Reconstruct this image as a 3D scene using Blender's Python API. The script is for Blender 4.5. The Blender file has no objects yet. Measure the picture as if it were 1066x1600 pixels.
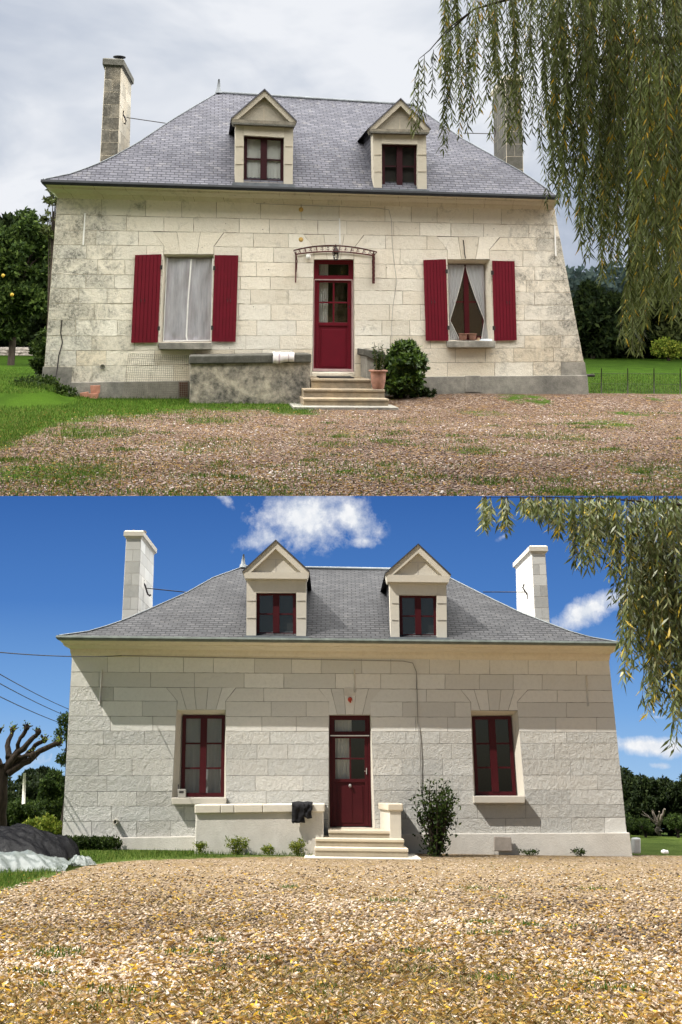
import bpy, math, random
import numpy as np
from mathutils import Matrix, Vector, noise
C = bpy.context; D_ = bpy.data; R = math.radians
scene = C.scene
random.seed(7); rng = np.random.default_rng(11)

# ------------------------------------------------------------------ camera
F = 1700.0; PX, PY = 533.0, 250.0          # focal length and principal point, photo pixels (1066 x 1600)
HOR_LOW = 1230.0; HOR_UP = 520.0; ROLL = R(.8)
H_LOW = 1.18; H_UP = 1.415
TH = math.atan((HOR_LOW - PY) / F); TH_UP = math.atan((HOR_UP - PY) / F)
cam_d = D_.cameras.new('camera'); cam = D_.objects.new('camera', cam_d); scene.collection.objects.link(cam)
cam.matrix_world = Matrix.Translation((0, 0, H_LOW)) @ Matrix.Rotation(R(90) + TH, 4, 'X') @ Matrix.Rotation(ROLL, 4, 'Z')
cam_d.sensor_fit = 'VERTICAL'; cam_d.sensor_height = 24; cam_d.lens = F / 1600 * 24
cam_d.shift_y = -(800 - PY) / 1600; cam_d.clip_end = 3000; cam_d.clip_start = .1
scene.camera = cam
# ------------------------------------------------------------------ sun and sky
SUN_DIR = Vector((-1.75, -1.02, 2.2)).normalized()      # towards the sun
el = math.asin(SUN_DIR.z); az = math.atan2(SUN_DIR.x, SUN_DIR.y)
w = D_.worlds.new('World'); scene.world = w; w.use_nodes = True
nt = w.node_tree; bg = nt.nodes['Background']; st = nt.nodes.new('ShaderNodeTexSky')
st.sky_type = 'NISHITA'; st.sun_disc = False; st.sun_elevation = el; st.sun_rotation = az
nt.links.new(st.outputs[0], bg.inputs[0]); bg.inputs[1].default_value = .05
sd = D_.lights.new('sun', 'SUN'); sd.energy = 4.9; sd.angle = R(.5); sd.color = (1, .95, .87)
so = D_.objects.new('sun', sd); scene.collection.objects.link(so)
so.rotation_euler = SUN_DIR.to_track_quat('Z', 'Y').to_euler(); so.location = (-30, -10, 50)
scene.view_settings.view_transform = 'Standard'; scene.view_settings.look = 'None'
EXPO = .3; scene.view_settings.exposure = EXPO; EK = 2 ** -EXPO; scene.view_settings.gamma = 1
scene.cycles.max_bounces = 8; scene.cycles.transparent_max_bounces = 24

# ------------------------------------------------------------------ the two places and their frames
S_UP = 4.4
CAMR = cam.matrix_world.to_3x3()
class Frame:
    def __init__(s, M):
        s.M = M; s.I = M.inverted(); s.o = s.I @ Vector((0, 0, H_LOW))
    def ray(s, px, py):
        d = CAMR @ Vector(((px - PX) / F, -(py - PY) / F, -1))
        return (s.I.to_3x3() @ d).normalized()
    def P(s, px, py, Y):
        d = s.ray(px, py); t = (Y - s.o.y) / d.y; return s.o + d * t
    def G(s, px, py, z=None):
        d = s.ray(px, py); zz = 0.0 if z is None else z
        for _ in range(12):
            t = (zz - s.o.z) / d.z; p = s.o + d * t
            if z is not None: return p
            zz = s.zg(p.x, p.y)
        return p
    def px(s, v):
        q = CAMR.inverted() @ ((s.M @ Vector(v)) - Vector((0, 0, H_LOW)))
        return PX + F * q.x / -q.z, PY - F * q.y / -q.z
LOW = Frame(Matrix.Identity(4)); LOW.D = 27.0
UP = Frame(Matrix.Translation((0, 0, H_LOW)) @ Matrix.Rotation(TH - TH_UP, 4, 'X') @ Matrix.Rotation(R(7.2), 4, 'Z')
           @ Matrix.Scale(S_UP, 4) @ Matrix.Translation((0, 0, -H_UP))); UP.D = 26.5
def sstep(a, b, x):
    t = np.clip((x - a) / (b - a), 0, 1); return t * t * (3 - 2 * t)
def zg_low(x, y): return 0.0 * x
def zg_up(x, y):
    f = 1 - sstep(23.4, 26.0, y)
    wall = np.interp(x, WX, WZ)
    return -.215 * f + wall * (1 - f) * (1 - sstep(29, 36, y))
WX = [UP.P(p, 612, 26.4).x for p in (-60, 30, 66, 110, 150, 480, 640, 720, 1100)]; WZ = [.22, .20, .14, -.08, -.17, -.16, -.05, 0, 0]
LOW.zg = zg_low; UP.zg = zg_up

# ------------------------------------------------------------------ mesh helpers
class MB:
    def __init__(s): s.v = []; s.f = []; s.m = []; s.t = []; s.uv = []; s.sm = []
    def V(s, p): s.v.append(tuple(p)); return len(s.v) - 1
    def face(s, pts, m=0, t=(.5, .5, .5), uv=None, smooth=False):
        i = [s.V(p) for p in pts]; s.fi(i, m, t, uv, smooth)
    def fi(s, idx, m=0, t=(.5, .5, .5), uv=None, smooth=False):
        s.f.append(idx); s.m.append(m); s.t.append(t); s.uv.append(uv); s.sm.append(smooth)
    def hexa(s, a, b, m=0, t=(.5, .5, .5)):      # two polygons joined into a solid
        n = len(a); ia = [s.V(p) for p in a]; ib = [s.V(p) for p in b]
        s.fi(ia, m, t); s.fi(ib[::-1], m, t)
        for k in range(n):
            j = (k + 1) % n; s.fi([ia[k], ib[k], ib[j], ia[j]], m, t)
    def box(s, x0, x1, y0, y1, z0, z1, m=0, t=(.5, .5, .5)):
        a = [(x0, y0, z0), (x1, y0, z0), (x1, y0, z1), (x0, y0, z1)]; b = [(p[0], y1, p[2]) for p in a]
        s.hexa(a, b, m, t)
    def prism(s, fr, pts, Yf, Yb, m=0, t=(.5, .5, .5)):
        a = [fr.P(p[0], p[1], Yf) for p in pts]; b = [Vector((p.x, Yb, p.z)) for p in a]; s.hexa(a, b, m, t)
    def tube(s, pts, r, n=6, m=0, t=(.5, .5, .5)):
        pts = [Vector(p) for p in pts]; rs = r if isinstance(r, (list, tuple)) else [r] * len(pts)
        rings = []; up = Vector((.13, .27, .95)).normalized()
        for k, p in enumerate(pts):
            d = (pts[min(k + 1, len(pts) - 1)] - pts[max(k - 1, 0)])
            if d.length < 1e-9: d = Vector((0, 0, 1))
            d.normalize(); u = up if abs(d.dot(up)) < .95 else Vector((1, 0, 0))
            a = d.cross(u).normalized(); b = d.cross(a)
            rings.append([s.V(p + (a * math.cos(2 * math.pi * q / n) + b * math.sin(2 * math.pi * q / n)) * rs[k]) for q in range(n)])
        for A, B in zip(rings, rings[1:]):
            for q in range(n): s.fi([A[q], A[(q + 1) % n], B[(q + 1) % n], B[q]], m, t, smooth=True)
        s.fi(rings[0], m, t); s.fi(rings[-1][::-1], m, t)
    def lathe(s, c, prof, n=20, m=0, t=(.5, .5, .5), axis='z'):
        c = Vector(c); rings = []
        for r, h in prof:
            ring = []
            for q in range(n):
                a = 2 * math.pi * q / n
                o = Vector((r * math.cos(a), r * math.sin(a), h)) if axis == 'z' else Vector((r * math.cos(a), -h, r * math.sin(a)))
                ring.append(s.V(c + o))
            rings.append(ring)
        for A, B in zip(rings, rings[1:]):
            for q in range(n): s.fi([A[q], A[(q + 1) % n], B[(q + 1) % n], B[q]], m, t, smooth=True)
        s.fi(rings[0], m, t); s.fi(rings[-1][::-1], m, t)
    def rings(s, R_, m=0, t=(.5, .5, .5), cap=True, uvf=None):
        for A, B in zip(R_, R_[1:]):
            n = len(A)
            for q in range(n):
                p = [A[q], A[(q + 1) % n], B[(q + 1) % n], B[q]]
                s.face(p, m, t, uv=uvf(q, p) if uvf else None)
        if cap: s.face(R_[0][::-1], m, t); s.face(R_[-1], m, t)
    def mesh(s, name, mats, B):
        me = D_.meshes.new(name); B = Vector(B)
        me.from_pydata([(a[0] - B.x, a[1] - B.y, a[2] - B.z) for a in s.v], [], s.f)
        for m in mats: me.materials.append(m)
        me.polygons.foreach_set('material_index', s.m); me.polygons.foreach_set('use_smooth', s.sm)
        ca = me.color_attributes.new('tint', 'FLOAT_COLOR', 'CORNER')
        cols = []
        for f, t in zip(s.f, s.t): cols += [max(0, (t[0] + 1) / 2), t[1], t[2], 1.0] * len(f)
        ca.data.foreach_set('color', cols)
        if any(u is not None for u in s.uv):
            ul = me.uv_layers.new(name='UVMap'); uu = []
            for f, u in zip(s.f, s.uv):
                for k in range(len(f)): uu += list(u[k]) if u else [0, 0]
            ul.data.foreach_set('uv', uu)
        return me
def tag(o, label=None, cat=None, group=None, kind=None):
    if label: o['label'] = label
    if cat: o['category'] = cat
    if group: o['group'] = group
    if kind: o['kind'] = kind
def link(o): scene.collection.objects.link(o); return o
def as_me(mb, name, mats, B):
    if not isinstance(mats, (list, tuple)): mats = [mats]
    if isinstance(mb, MB): return mb.mesh(name, mats, B)
    me = mb(name, B)
    for m in mats: me.materials.append(m)
    return me
class Thing:
    def __init__(s, fr, name, label, cat, B, group=None):
        s.B = Vector(B); s.o = link(D_.objects.new(name, None)); s.o.empty_display_size = .3
        s.o.matrix_world = fr.M @ Matrix.Translation(s.B); tag(s.o, label, cat, group)
    def part(s, name, mb, mats, parent=None, label=None, bevel=0):
        o = link(D_.objects.new(name, as_me(mb, name, mats, s.B))); o.parent = parent or s.o
        if label: o['label'] = label
        if bevel: add_bevel(o, bevel)
        return o
def add_bevel(o, wd):
    b = o.modifiers.new('Bevel', 'BEVEL'); b.width = wd; b.segments = 2; b.limit_method = 'ANGLE'; b.angle_limit = R(40)
def solo(fr, name, mb, mats, label=None, cat=None, B=(0, 0, 0), group=None, kind=None, bevel=0):
    o = link(D_.objects.new(name, as_me(mb, name, mats, B))); o.matrix_world = fr.M @ Matrix.Translation(Vector(B))
    tag(o, label, cat, group, kind)
    if bevel: add_bevel(o, bevel)
    return o
class Q:                                        # a quad traced on the photo, tl tr br bl
    def __init__(s, *c): s.c = c
    def at(s, u, v):
        a, b, c, d = s.c
        return ((a[0] * (1 - u) + b[0] * u) * (1 - v) + (d[0] * (1 - u) + c[0] * u) * v,
                (a[1] * (1 - u) + b[1] * u) * (1 - v) + (d[1] * (1 - u) + c[1] * u) * v)
    def sub(s, u0, v0, u1, v1): return [s.at(u0, v0), s.at(u1, v0), s.at(u1, v1), s.at(u0, v1)]

# many small faces at once -----------------------------------------------------------------
def quads_mesh(P, tint, smooth=False):          # P: (n,k,3) polygons with k corners; tint (n,3)
    P = np.asarray(P, dtype=np.float32); n, k, _ = P.shape
    def mk(name, B):
        me = D_.meshes.new(name); v = (P.reshape(-1, 3) - np.array(B, dtype=np.float32))
        me.vertices.add(n * k); me.vertices.foreach_set('co', v.ravel())
        me.loops.add(n * k); me.loops.foreach_set('vertex_index', np.arange(n * k, dtype=np.int32))
        me.polygons.add(n); me.polygons.foreach_set('loop_start', np.arange(0, n * k, k, dtype=np.int32))
        ca = me.color_attributes.new('tint', 'FLOAT_COLOR', 'CORNER')
        c = np.ones((n, k, 4), dtype=np.float32); c[:, :, :3] = np.asarray(tint)[:, None, :]
        ca.data.foreach_set('color', c.ravel()); me.update(calc_edges=True); return me
    return mk
def leaf_quads(pos, dirs, L, W, jitter=.25):    # pointed leaves: base, side, tip, side
    n = len(pos); d = dirs / (np.linalg.norm(dirs, axis=1, keepdims=True) + 1e-9)
    a = rng.normal(size=(n, 3)); s = np.cross(d, a); s /= np.linalg.norm(s, axis=1, keepdims=True) + 1e-9
    L = (np.ones(n) * L * rng.uniform(1 - jitter, 1 + jitter, n))[:, None]; Wd = (np.ones(n) * W)[:, None]
    nn = np.cross(d, s)
    mid = pos + d * L * .42 + nn * L * .05
    return np.stack([pos, mid + s * Wd * .5, pos + d * L, mid - s * Wd * .5], axis=1)
def stones_mesh(pos, rad, tint):                # squashed, turned octahedra
    n = len(pos); base = np.array([(1, 0, 0), (0, 1, 0), (-1, 0, 0), (0, -1, 0), (0, 0, 1), (0, 0, -1)], float)
    a = rng.uniform(0, 6.283, n); ca, sa = np.cos(a), np.sin(a)
    sc = np.stack([rad * rng.uniform(.8, 1.35, n), rad * rng.uniform(.55, .95, n), rad * rng.uniform(.35, .7, n)], 1)
    V = base[None] * sc[:, None, :] * rng.uniform(.8, 1.2, (n, 6, 1))
    tl = rng.normal(0, .25, (n, 1)); V[:, :, 2] += V[:, :, 0] * tl
    X = V[:, :, 0] * ca[:, None] - V[:, :, 1] * sa[:, None]; Yv = V[:, :, 0] * sa[:, None] + V[:, :, 1] * ca[:, None]
    V = np.stack([X, Yv, V[:, :, 2]], 2) + pos[:, None, :]
    T = np.array([(0, 1, 4), (1, 2, 4), (2, 3, 4), (3, 0, 4), (1, 0, 5), (2, 1, 5), (3, 2, 5), (0, 3, 5)])
    idx = (np.arange(n)[:, None, None] * 6 + T[None]).reshape(-1)
    def mk(name, B):
        me = D_.meshes.new(name); me.vertices.add(n * 6)
        me.vertices.foreach_set('co', (V.reshape(-1, 3) - np.array(B)).astype(np.float32).ravel())
        me.loops.add(n * 24); me.loops.foreach_set('vertex_index', idx.astype(np.int32))
        me.polygons.add(n * 8); me.polygons.foreach_set('loop_start', np.arange(0, n * 24, 3, dtype=np.int32))
        me.polygons.foreach_set('use_smooth', np.ones(n * 8, dtype=bool))
        c = np.ones((n, 24, 4), dtype=np.float32); c[:, :, :3] = np.asarray(tint)[:, None, :]
        at = me.color_attributes.new('tint', 'FLOAT_COLOR', 'CORNER'); at.data.foreach_set('color', c.ravel())
        me.update(calc_edges=True); return me
    return mk

# ------------------------------------------------------------------ material helpers
class NB:
    def __init__(s, name):
        s.m = D_.materials.new(name); s.m.use_nodes = True; s.t = s.m.node_tree; s.t.nodes.clear()
        s.out = s.t.nodes.new('ShaderNodeOutputMaterial'); s._tc = None
    def n(s, typ, ins=None, **kw):
        x = s.t.nodes.new('ShaderNode' + typ)
        for k, v in kw.items(): setattr(x, k, v)
        for k, v in (ins or {}).items(): s.set(x.inputs[k], v)
        return x
    def set(s, sock, v):
        if isinstance(v, bpy.types.NodeSocket): s.t.links.new(v, sock)
        elif isinstance(v, bpy.types.Node): s.t.links.new(v.outputs[0], sock)
        else:
            if sock.type == 'RGBA' and len(v) == 3: v = (*v, 1)
            sock.default_value = v
    @property
    def obj(s):
        if not s._tc: s._tc = s.n('TexCoord')
        return s._tc.outputs['Object']
    @property
    def uv(s): s.obj; return s._tc.outputs['UV']
    def tint(s): return s.n('SeparateColor', {0: s.n('Attribute', attribute_name='tint').outputs['Color']})
    def noise(s, scale, detail=4, rough=.55, vec=None, dist=0):
        return s.n('TexNoise', {'Vector': vec or s.obj, 'Scale': scale, 'Detail': detail, 'Roughness': rough, 'Distortion': dist}).outputs[0]
    def math(s, op, a, b=0.0, c=None):
        x = s.n('Math', {0: a, 1: b}, operation=op)
        if c is not None: s.set(x.inputs[2], c)
        return x.outputs[0]
    def maps(s, v, a, b, c=0.0, d=1.0): return s.n('MapRange', {0: v, 1: a, 2: b, 3: c, 4: d}).outputs[0]
    def ramp(s, v, stops, interp='LINEAR'):
        x = s.n('ValToRGB', {0: v}); x.color_ramp.interpolation = interp; e = x.color_ramp.elements
        while len(e) < len(stops): e.new(.5)
        for k, (p, c) in enumerate(stops): e[k].position = p; e[k].color = (*c, 1) if len(c) == 3 else c
        return x.outputs[0]
    def mix(s, f, a, b, mode='MIX'):
        x = s.n('Mix', data_type='RGBA', blend_type=mode); s.set(x.inputs[0], f)
        s.set(x.inputs[6], a); s.set(x.inputs[7], b); return x.outputs[2]
    def bump(s, h, dist, strength=1.0, normal=None):
        x = s.n('Bump', {'Height': h, 'Distance': dist, 'Strength': strength})
        if normal: s.set(x.inputs['Normal'], normal)
        return x.outputs[0]
    def done(s, color, rough=.8, normal=None, spec=.3, metal=0.0):
        p = s.n('BsdfPrincipled', {'Base Color': color, 'Roughness': rough, 'Specular IOR Level': spec, 'Metallic': metal})
        if normal: s.set(p.inputs['Normal'], normal)
        s.set(s.out.inputs[0], p.outputs[0]); return s.m
def plain(name, col, rough=.7, var=.15, scale=6, bump=.002, spec=.3, metal=0.0, bs=40):
    b = NB(name); n = b.noise(scale, 5)
    c = b.mix(b.maps(n, .3, .7), [x * (1 - var) for x in col], [min(1, x * (1 + var)) for x in col])
    return b.done(c, rough, b.bump(b.noise(bs, 4), bump), spec, metal)
def mul(c, k): return tuple(x * k for x in c)

def stone_mat(name, base, warm, stain=None, k=1.0, roughamt=.02, smoothamt=.002, xl=-6, xr=6):
    b = NB(name); t = b.tint()
    c = b.mix(t.outputs[1], base, warm)
    br = b.maps(t.outputs[0], 0, 1, .12, 1.11)
    n1 = b.noise(1.6, 5, .6); n2 = b.noise(14, 5, .65)
    c = b.mix(1.0, c, b.n('CombineColor', {0: br, 1: br, 2: br}).outputs[0], 'MULTIPLY')
    c = b.mix(b.maps(n2, .45, .75, 0, .35), c, mul(base, .72))
    c = b.mix(b.maps(n1, .5, .75, 0, .35), c, mul(warm, .85))
    if stain:
        sep = b.n('SeparateXYZ', {0: b.obj}); x = sep.outputs[0]; z = sep.outputs[2]
        edge = b.math('MAXIMUM', b.maps(x, xl + .1, xl + 2.6, 1, 0), b.maps(x, xr - 2.2, xr, 0, .9))
        nn = b.noise(1.9, 8, .72, dist=.8)
        m = b.maps(b.math('ADD', nn, b.math('MULTIPLY', edge, .24)), .57, .80)
        fine = b.maps(b.noise(14, 9, .9), .44, .54)
        m = b.math('MULTIPLY', m, b.math('MULTIPLY_ADD', fine, .7, .2))
        c = b.mix(b.math('MULTIPLY', m, .95), c, stain)
        spk = b.n('TexVoronoi', {'Vector': b.obj, 'Scale': 5.5}); s2 = b.maps(spk.outputs['Distance'], .04, .10, .75, 0)
        keep = b.maps(b.n('SeparateColor', {0: spk.outputs['Color']}).outputs[0], .72, .74)
        c = b.mix(b.math('MULTIPLY', s2, keep), c, mul(stain, .9))
    h1 = b.math('ADD', b.math('MULTIPLY', b.noise(34, 6, .7), .55), b.math('MULTIPLY', b.noise(9, 5, .65), .8)); h2 = b.noise(60, 3)
    amt = b.maps(t.outputs[2], 0, 1, smoothamt, roughamt)
    hh = b.math('MULTIPLY', b.math('ADD', h1, b.math('MULTIPLY', h2, .25)), amt)
    return b.done(c, .92, b.bump(hh, k, 1.0), .15)

M = {}
_b = UP.P(500, 610, UP.D).x; XLU = UP.P(80, 450, UP.D).x - _b; XRU = UP.P(890, 450, UP.D).x - _b
M['stone_up'] = stone_mat('weathered_tuffeau', (.72, .685, .60), (.66, .57, .43), (.075, .078, .07), S_UP, .035, .02, XLU, XRU)
M['stone_low'] = stone_mat('cleaned_tuffeau', (.71, .71, .675), (.725, .695, .63), None, 1, .12, .006)
M['mortar_up'] = plain('old_mortar', (.36, .32, .25), .95, .35, 3)
M['mortar_low'] = plain('lime_mortar', (.37, .355, .33), .95, .3, 3)
M['trim_up'] = stone_mat('weathered_trim_stone', (.53, .495, .415), (.50, .43, .32), (.075, .075, .065), S_UP, .02, .008, -20, 20)
M['trim_low'] = stone_mat('new_trim_stone', (.58, .53, .44), (.60, .51, .37), None, 1, .02, .003)
M['cream_low'] = stone_mat('new_cream_stone', (.62, .59, .52), (.64, .58, .47), None, 1, .02, .003)
def cement(name, a, bcol, dark, amt, k):
    b = NB(name); n = b.noise(1.5, 8, .62, dist=.4); n2 = b.noise(7, 8, .75)
    c = b.mix(b.maps(n, .35, .65), a, bcol)
    c = b.mix(b.math('MULTIPLY', b.maps(b.math('ADD', b.math('MULTIPLY', n2, .6), b.math('MULTIPLY', n, .4)), .42, .62), amt), c, dark)
    return b.done(c, .95, b.bump(b.noise(30, 6, .7), .012 * k), .15)
M['cement_up'] = cement('stained_cement', (.31, .295, .255), (.21, .20, .18), (.08, .08, .07), .6, S_UP)
M['parapet_up'] = cement('lichened_render', (.50, .44, .35), (.30, .275, .24), (.045, .045, .04), .95, S_UP)
M['coping_up'] = cement('blackened_coping', (.075, .072, .06), (.05, .05, .042), (.16, .155, .14), .55, S_UP)
M['cement_low'] = cement('clean_cement', (.66, .635, .58), (.58, .55, .495), (.44, .42, .38), .35, 1)
M['step_up'] = cement('worn_stone_step', (.36, .28, .18), (.30, .25, .19), (.13, .11, .08), .6, S_UP)
def slate_mat(name, a, bcol, k, lichen):
    b = NB(name)
    br = b.n('TexBrick', {'Vector': b.uv, 'Scale': 1.0, 'Color1': (0, 0, 0), 'Color2': (1, 1, 1), 'Mortar': (.5, .5, .5), 'Mortar Size': .012,
                          'Mortar Smooth': .1, 'Brick Width': .21, 'Row Height': .105})
    br.offset = .5
    v = b.n('SeparateColor', {0: br.outputs[0]}).outputs[0]
    c = b.mix(b.math('ADD', b.math('MULTIPLY', v, .55), b.math('MULTIPLY', b.noise(2.5, 6, .7), .45)), a, bcol)
    n = b.noise(.8, 6, .65); c = b.mix(b.maps(n, .45, .72, 0, .5), c, mul(a, .75))
    n3 = b.noise(5, 6, .7); c = b.mix(b.maps(n3, .55, .8, 0, lichen), c, (.36, .34, .30))
    c = b.mix(b.math('MULTIPLY', br.outputs[1], .62), c, mul(a, .2)); c = b.mix(b.maps(b.noise(.45, 7, .7), .52, .70, 0, .45), c, mul(a, .55))  # shadow line under each slate row painted into the joints, then broad tone patches
    uvs = b.n('SeparateXYZ', {0: b.uv}); row = b.math('FRACT', b.math('DIVIDE', uvs.outputs[1], .105))
    h = b.math('SUBTRACT', b.math('MULTIPLY', b.math('SUBTRACT', 1.0, row), .6), b.math('MULTIPLY', br.outputs[1], .7))
    h = b.math('ADD', h, b.math('MULTIPLY', v, .5))
    rg = b.maps(b.noise(3, 4), .3, .7, .65, .85)
    return b.done(c, rg, b.bump(h, .014 * k), .08)
M['slate_up'] = slate_mat('wet_slate', (.045, .046, .057), (.115, .115, .134), S_UP, .3)
M['slate_low'] = slate_mat('dry_slate', (.045, .046, .050), (.10, .101, .106), 1, .15)
def red_mat(name, col, plank, k):
    b = NB(name); c = b.mix(b.maps(b.noise(3, 6, .7), .35, .7), col, mul(col, .8)); hgt = b.noise(25, 3)
    c = b.mix(b.maps(b.noise(9, 8, .8), .69, .73, 0, .5), c, (.45, .33, .30))
    return b.done(c, .5, b.bump(hgt, .0006 * k), .25)
M['red_up'] = red_mat('faded_red_paint', (.125, .004, .014), 0, S_UP)
M['red_low'] = red_mat('dark_red_gloss', (.055, .003, .006), 0, 1)
M['red_frame'] = red_mat('darker_red_paint', (.06, .003, .007), 0, 1)  # darker red than the shutters, for a window frame
M['red_dormer'] = red_mat('maroon_paint', (.026, .003, .006), 0, 1)
def glass_mat():
    b = NB('window_glass'); tr = b.n('BsdfTransparent', {0: (.86, .88, .87)}); gl = b.n('BsdfGlossy', {0: (1, 1, 1), 'Roughness': .02})
    fz = b.n('Fresnel', {0: 1.5}); mx = b.n('MixShader', {0: b.math('ADD', b.math('MULTIPLY', fz.outputs[0], 1.3), .02), 1: tr, 2: gl}); b.set(b.out.inputs[0], mx); return b.m
M['glass'] = glass_mat()
def cloth_mat(name, col, alpha, fold=0):
    b = NB(name); d = b.n('BsdfDiffuse', {0: col}); t = b.n('BsdfTranslucent', {0: col}); a = b.n('MixShader', {0: .35, 1: d, 2: t})
    tr = b.n('BsdfTransparent'); mx = b.n('MixShader', {0: alpha, 1: tr, 2: a}); b.set(b.out.inputs[0], mx); return b.m
M['curtain'] = cloth_mat('curtain_cloth', (.75, .75, .72), .97)
M['sheer'] = cloth_mat('sheer_voile', (.72, .74, .76), .62)
def plastic_mat(name, col, alpha, rough=.25, streak=0):
    b = NB(name)
    if streak: alpha = b.maps(b.noise(3, 6, .65, b.n('Mapping', {'Vector': b.obj, 'Rotation': (0, .12, 0), 'Scale': (3.5, 1, .45)}).outputs[0]), .35, .65, alpha - streak, alpha + streak)
    p = b.n('BsdfPrincipled', {'Base Color': col, 'Roughness': rough, 'Specular IOR Level': .5})
    tr = b.n('BsdfTransparent'); mx = b.n('MixShader', {0: alpha, 1: tr, 2: p}); b.set(b.out.inputs[0], mx); return b.m
M['film'] = plastic_mat('plastic_film', (.50, .50, .54), .66, .3, .13)
M['clear_tarp'] = plastic_mat('milky_plastic', (.13, .15, .14), .8, .3)
def tarp_mat():
    b = NB('black_plastic'); n = b.bump(b.noise(9, 6, .7), .03); d = b.n('BsdfDiffuse', {0: (.006, .006, .007), 'Normal': n}); g = b.n('BsdfGlossy', {0: (1, 1, 1), 'Roughness': .2, 'Normal': n}); mx = b.n('MixShader', {0: .014, 1: d, 2: g}); b.set(b.out.inputs[0], mx); return b.m
M['black_tarp'] = tarp_mat()
M['zinc_dark'] = plain('dark_zinc', (.012, .014, .017), .7, .3, 4)
M['zinc_low'] = plain('green_grey_zinc', (.11, .13, .115), .5, .3, 4)
M['zinc_light'] = plain('light_zinc', (.36, .40, .46), .42, .15, 4)
M['zinc_mid'] = plain('grey_zinc', (.17, .19, .20), .5, .2, 4)
M['zinc_grey'] = plain('old_grey_zinc', (.10, .11, .12), .65, .3, 4)
M['iron'] = plain('dark_iron', (.03, .025, .025), .6, .3)
M['rust_red'] = plain('rusty_red_iron', (.085, .022, .022), .8, .4, 20)
M['cable'] = plain('black_cable', (.03, .03, .032), .6)
M['cable_grey'] = plain('grey_cable', (.28, .27, .25), .7)
M['white'] = plain('white_paint', (.72, .72, .70), .6, .08)
M['terracotta'] = plain('terracotta', (.24, .125, .09), .85, .3, 9, .01)
M['tile'] = plain('old_red_tile', (.40, .19, .13), .9, .35, 6, .01)
M['dark_room'] = plain('painted_room_dark', (.025, .022, .02), .9)  # near-black: the dimness of the rooms is put into the wall colour
M['rubber'] = plain('door_mat_rubber', (.03, .028, .025), .9)
M['black_cloth'] = plain('black_wool', (.010, .010, .012), .95, .3, 30, .01)
M['towel'] = plain('striped_white_towel', (.66, .62, .62), .95, .12, 12, .01)
M['towel_stripe'] = plain('towel_stripe', (.40, .33, .36), .95)
M['plank'] = plain('brown_plank', (.085, .04, .03), .8, .3)
M['slab'] = plain('grey_brown_slab', (.30, .265, .23), .9, .25, 5)
M['soil'] = plain('soil', (.06, .04, .028), 1)
M['brass'] = plain('pale_metal', (.70, .70, .68), .3, .05, 6, .001, .5, .6)
M['dark_grey'] = plain('dark_grey_plastic', (.05, .05, .05), .5)
M['grey_box'] = plain('beige_plastic', (.32, .31, .28), .5)
M['red_lamp'] = plain('orange_red_plastic', (.45, .06, .03), .5)
M['paper'] = plain('white_paper', (.70, .76, .82), .8, .05)
M['fruit'] = plain('yellow_fruit', (.32, .21, .02), .6)
M['block'] = plain('pale_block', (.62, .64, .64), .7, .1)
def bark(name, a, bcol, k=1):
    b = NB(name); mp = b.n('Mapping', {'Vector': b.obj, 'Scale': (6, 6, 1.6)}); n = b.noise(3, 6, .7, mp.outputs[0])
    return b.done(b.mix(b.maps(n, .3, .7), a, bcol), .95, b.bump(n, .03 * k), .1)
M['bark'] = bark('dark_bark', (.015, .012, .009), (.045, .036, .027)); M['bark_pale'] = bark('bleached_wood', (.10, .08, .065), (.22, .19, .16))
M['bark_pollard'] = bark('pollard_bark', (.012, .009, .007), (.045, .034, .025)); M['twig'] = plain('willow_twig', (.07, .06, .02), .8, .3)
def leaf_mat(name, stops, trans=.35, rough=.6, spec=.10):
    b = NB(name); t = b.tint(); c = b.ramp(t.outputs[0], stops)
    p = b.n('BsdfPrincipled', {'Base Color': c, 'Roughness': rough, 'Specular IOR Level': spec})
    tr = b.n('BsdfTranslucent', {0: c}); mx = b.n('MixShader', {0: trans, 1: p, 2: tr}); b.set(b.out.inputs[0], mx); return b.m
M['willow_up'] = leaf_mat('willow_leaf_dull', [(0, (.020, .027, .007)), (.5, (.068, .084, .022)), (.85, (.13, .155, .055)), (.97, (.20, .18, .03)), (1, (.30, .19, .015))])
M['willow_low'] = leaf_mat('willow_leaf_sunny', [(0, (.03, .042, .010)), (.5, (.10, .125, .035)), (.85, (.24, .26, .13)), (.96, (.38, .30, .04)), (1, (.5, .36, .03))], .35, .35, .35)
M['leaf_dark'] = leaf_mat('dark_leaf', [(0, (.006, .011, .004)), (.6, (.016, .028, .008)), (1, (.04, .055, .015))], .25)
M['leaf_mid'] = leaf_mat('mid_green_leaf', [(0, (.010, .02, .005)), (.6, (.028, .05, .010)), (1, (.075, .11, .022))], .3)
M['leaf_laurel'] = leaf_mat('laurel_leaf', [(0, (.010, .022, .005)), (.6, (.032, .062, .010)), (1, (.10, .16, .024))], .2, .4, .22)
M['leaf_olive'] = leaf_mat('olive_leaf', [(0, (.020, .026, .008)), (.6, (.05, .065, .02)), (1, (.10, .115, .035))], .3)
M['leaf_bright'] = leaf_mat('yellow_green_leaf', [(0, (.05, .08, .01)), (.6, (.14, .19, .02)), (1, (.30, .30, .05))], .3)
M['leaf_far'] = leaf_mat('distant_leaf', [(0, (.09, .135, .125)), (.6, (.13, .18, .155)), (1, (.165, .215, .175))], .2, .8, .1)  # pale blue-green: distance haze painted into the leaf colour
M['grass'] = leaf_mat('grass_blade', [(0, (.022, .05, .006)), (.6, (.06, .115, .014)), (1, (.15, .18, .04))], .3, .8, .08)
M['straw'] = leaf_mat('dry_straw', [(0, (.06, .045, .015)), (.6, (.17, .125, .04)), (1, (.28, .21, .085))], .2)
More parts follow.
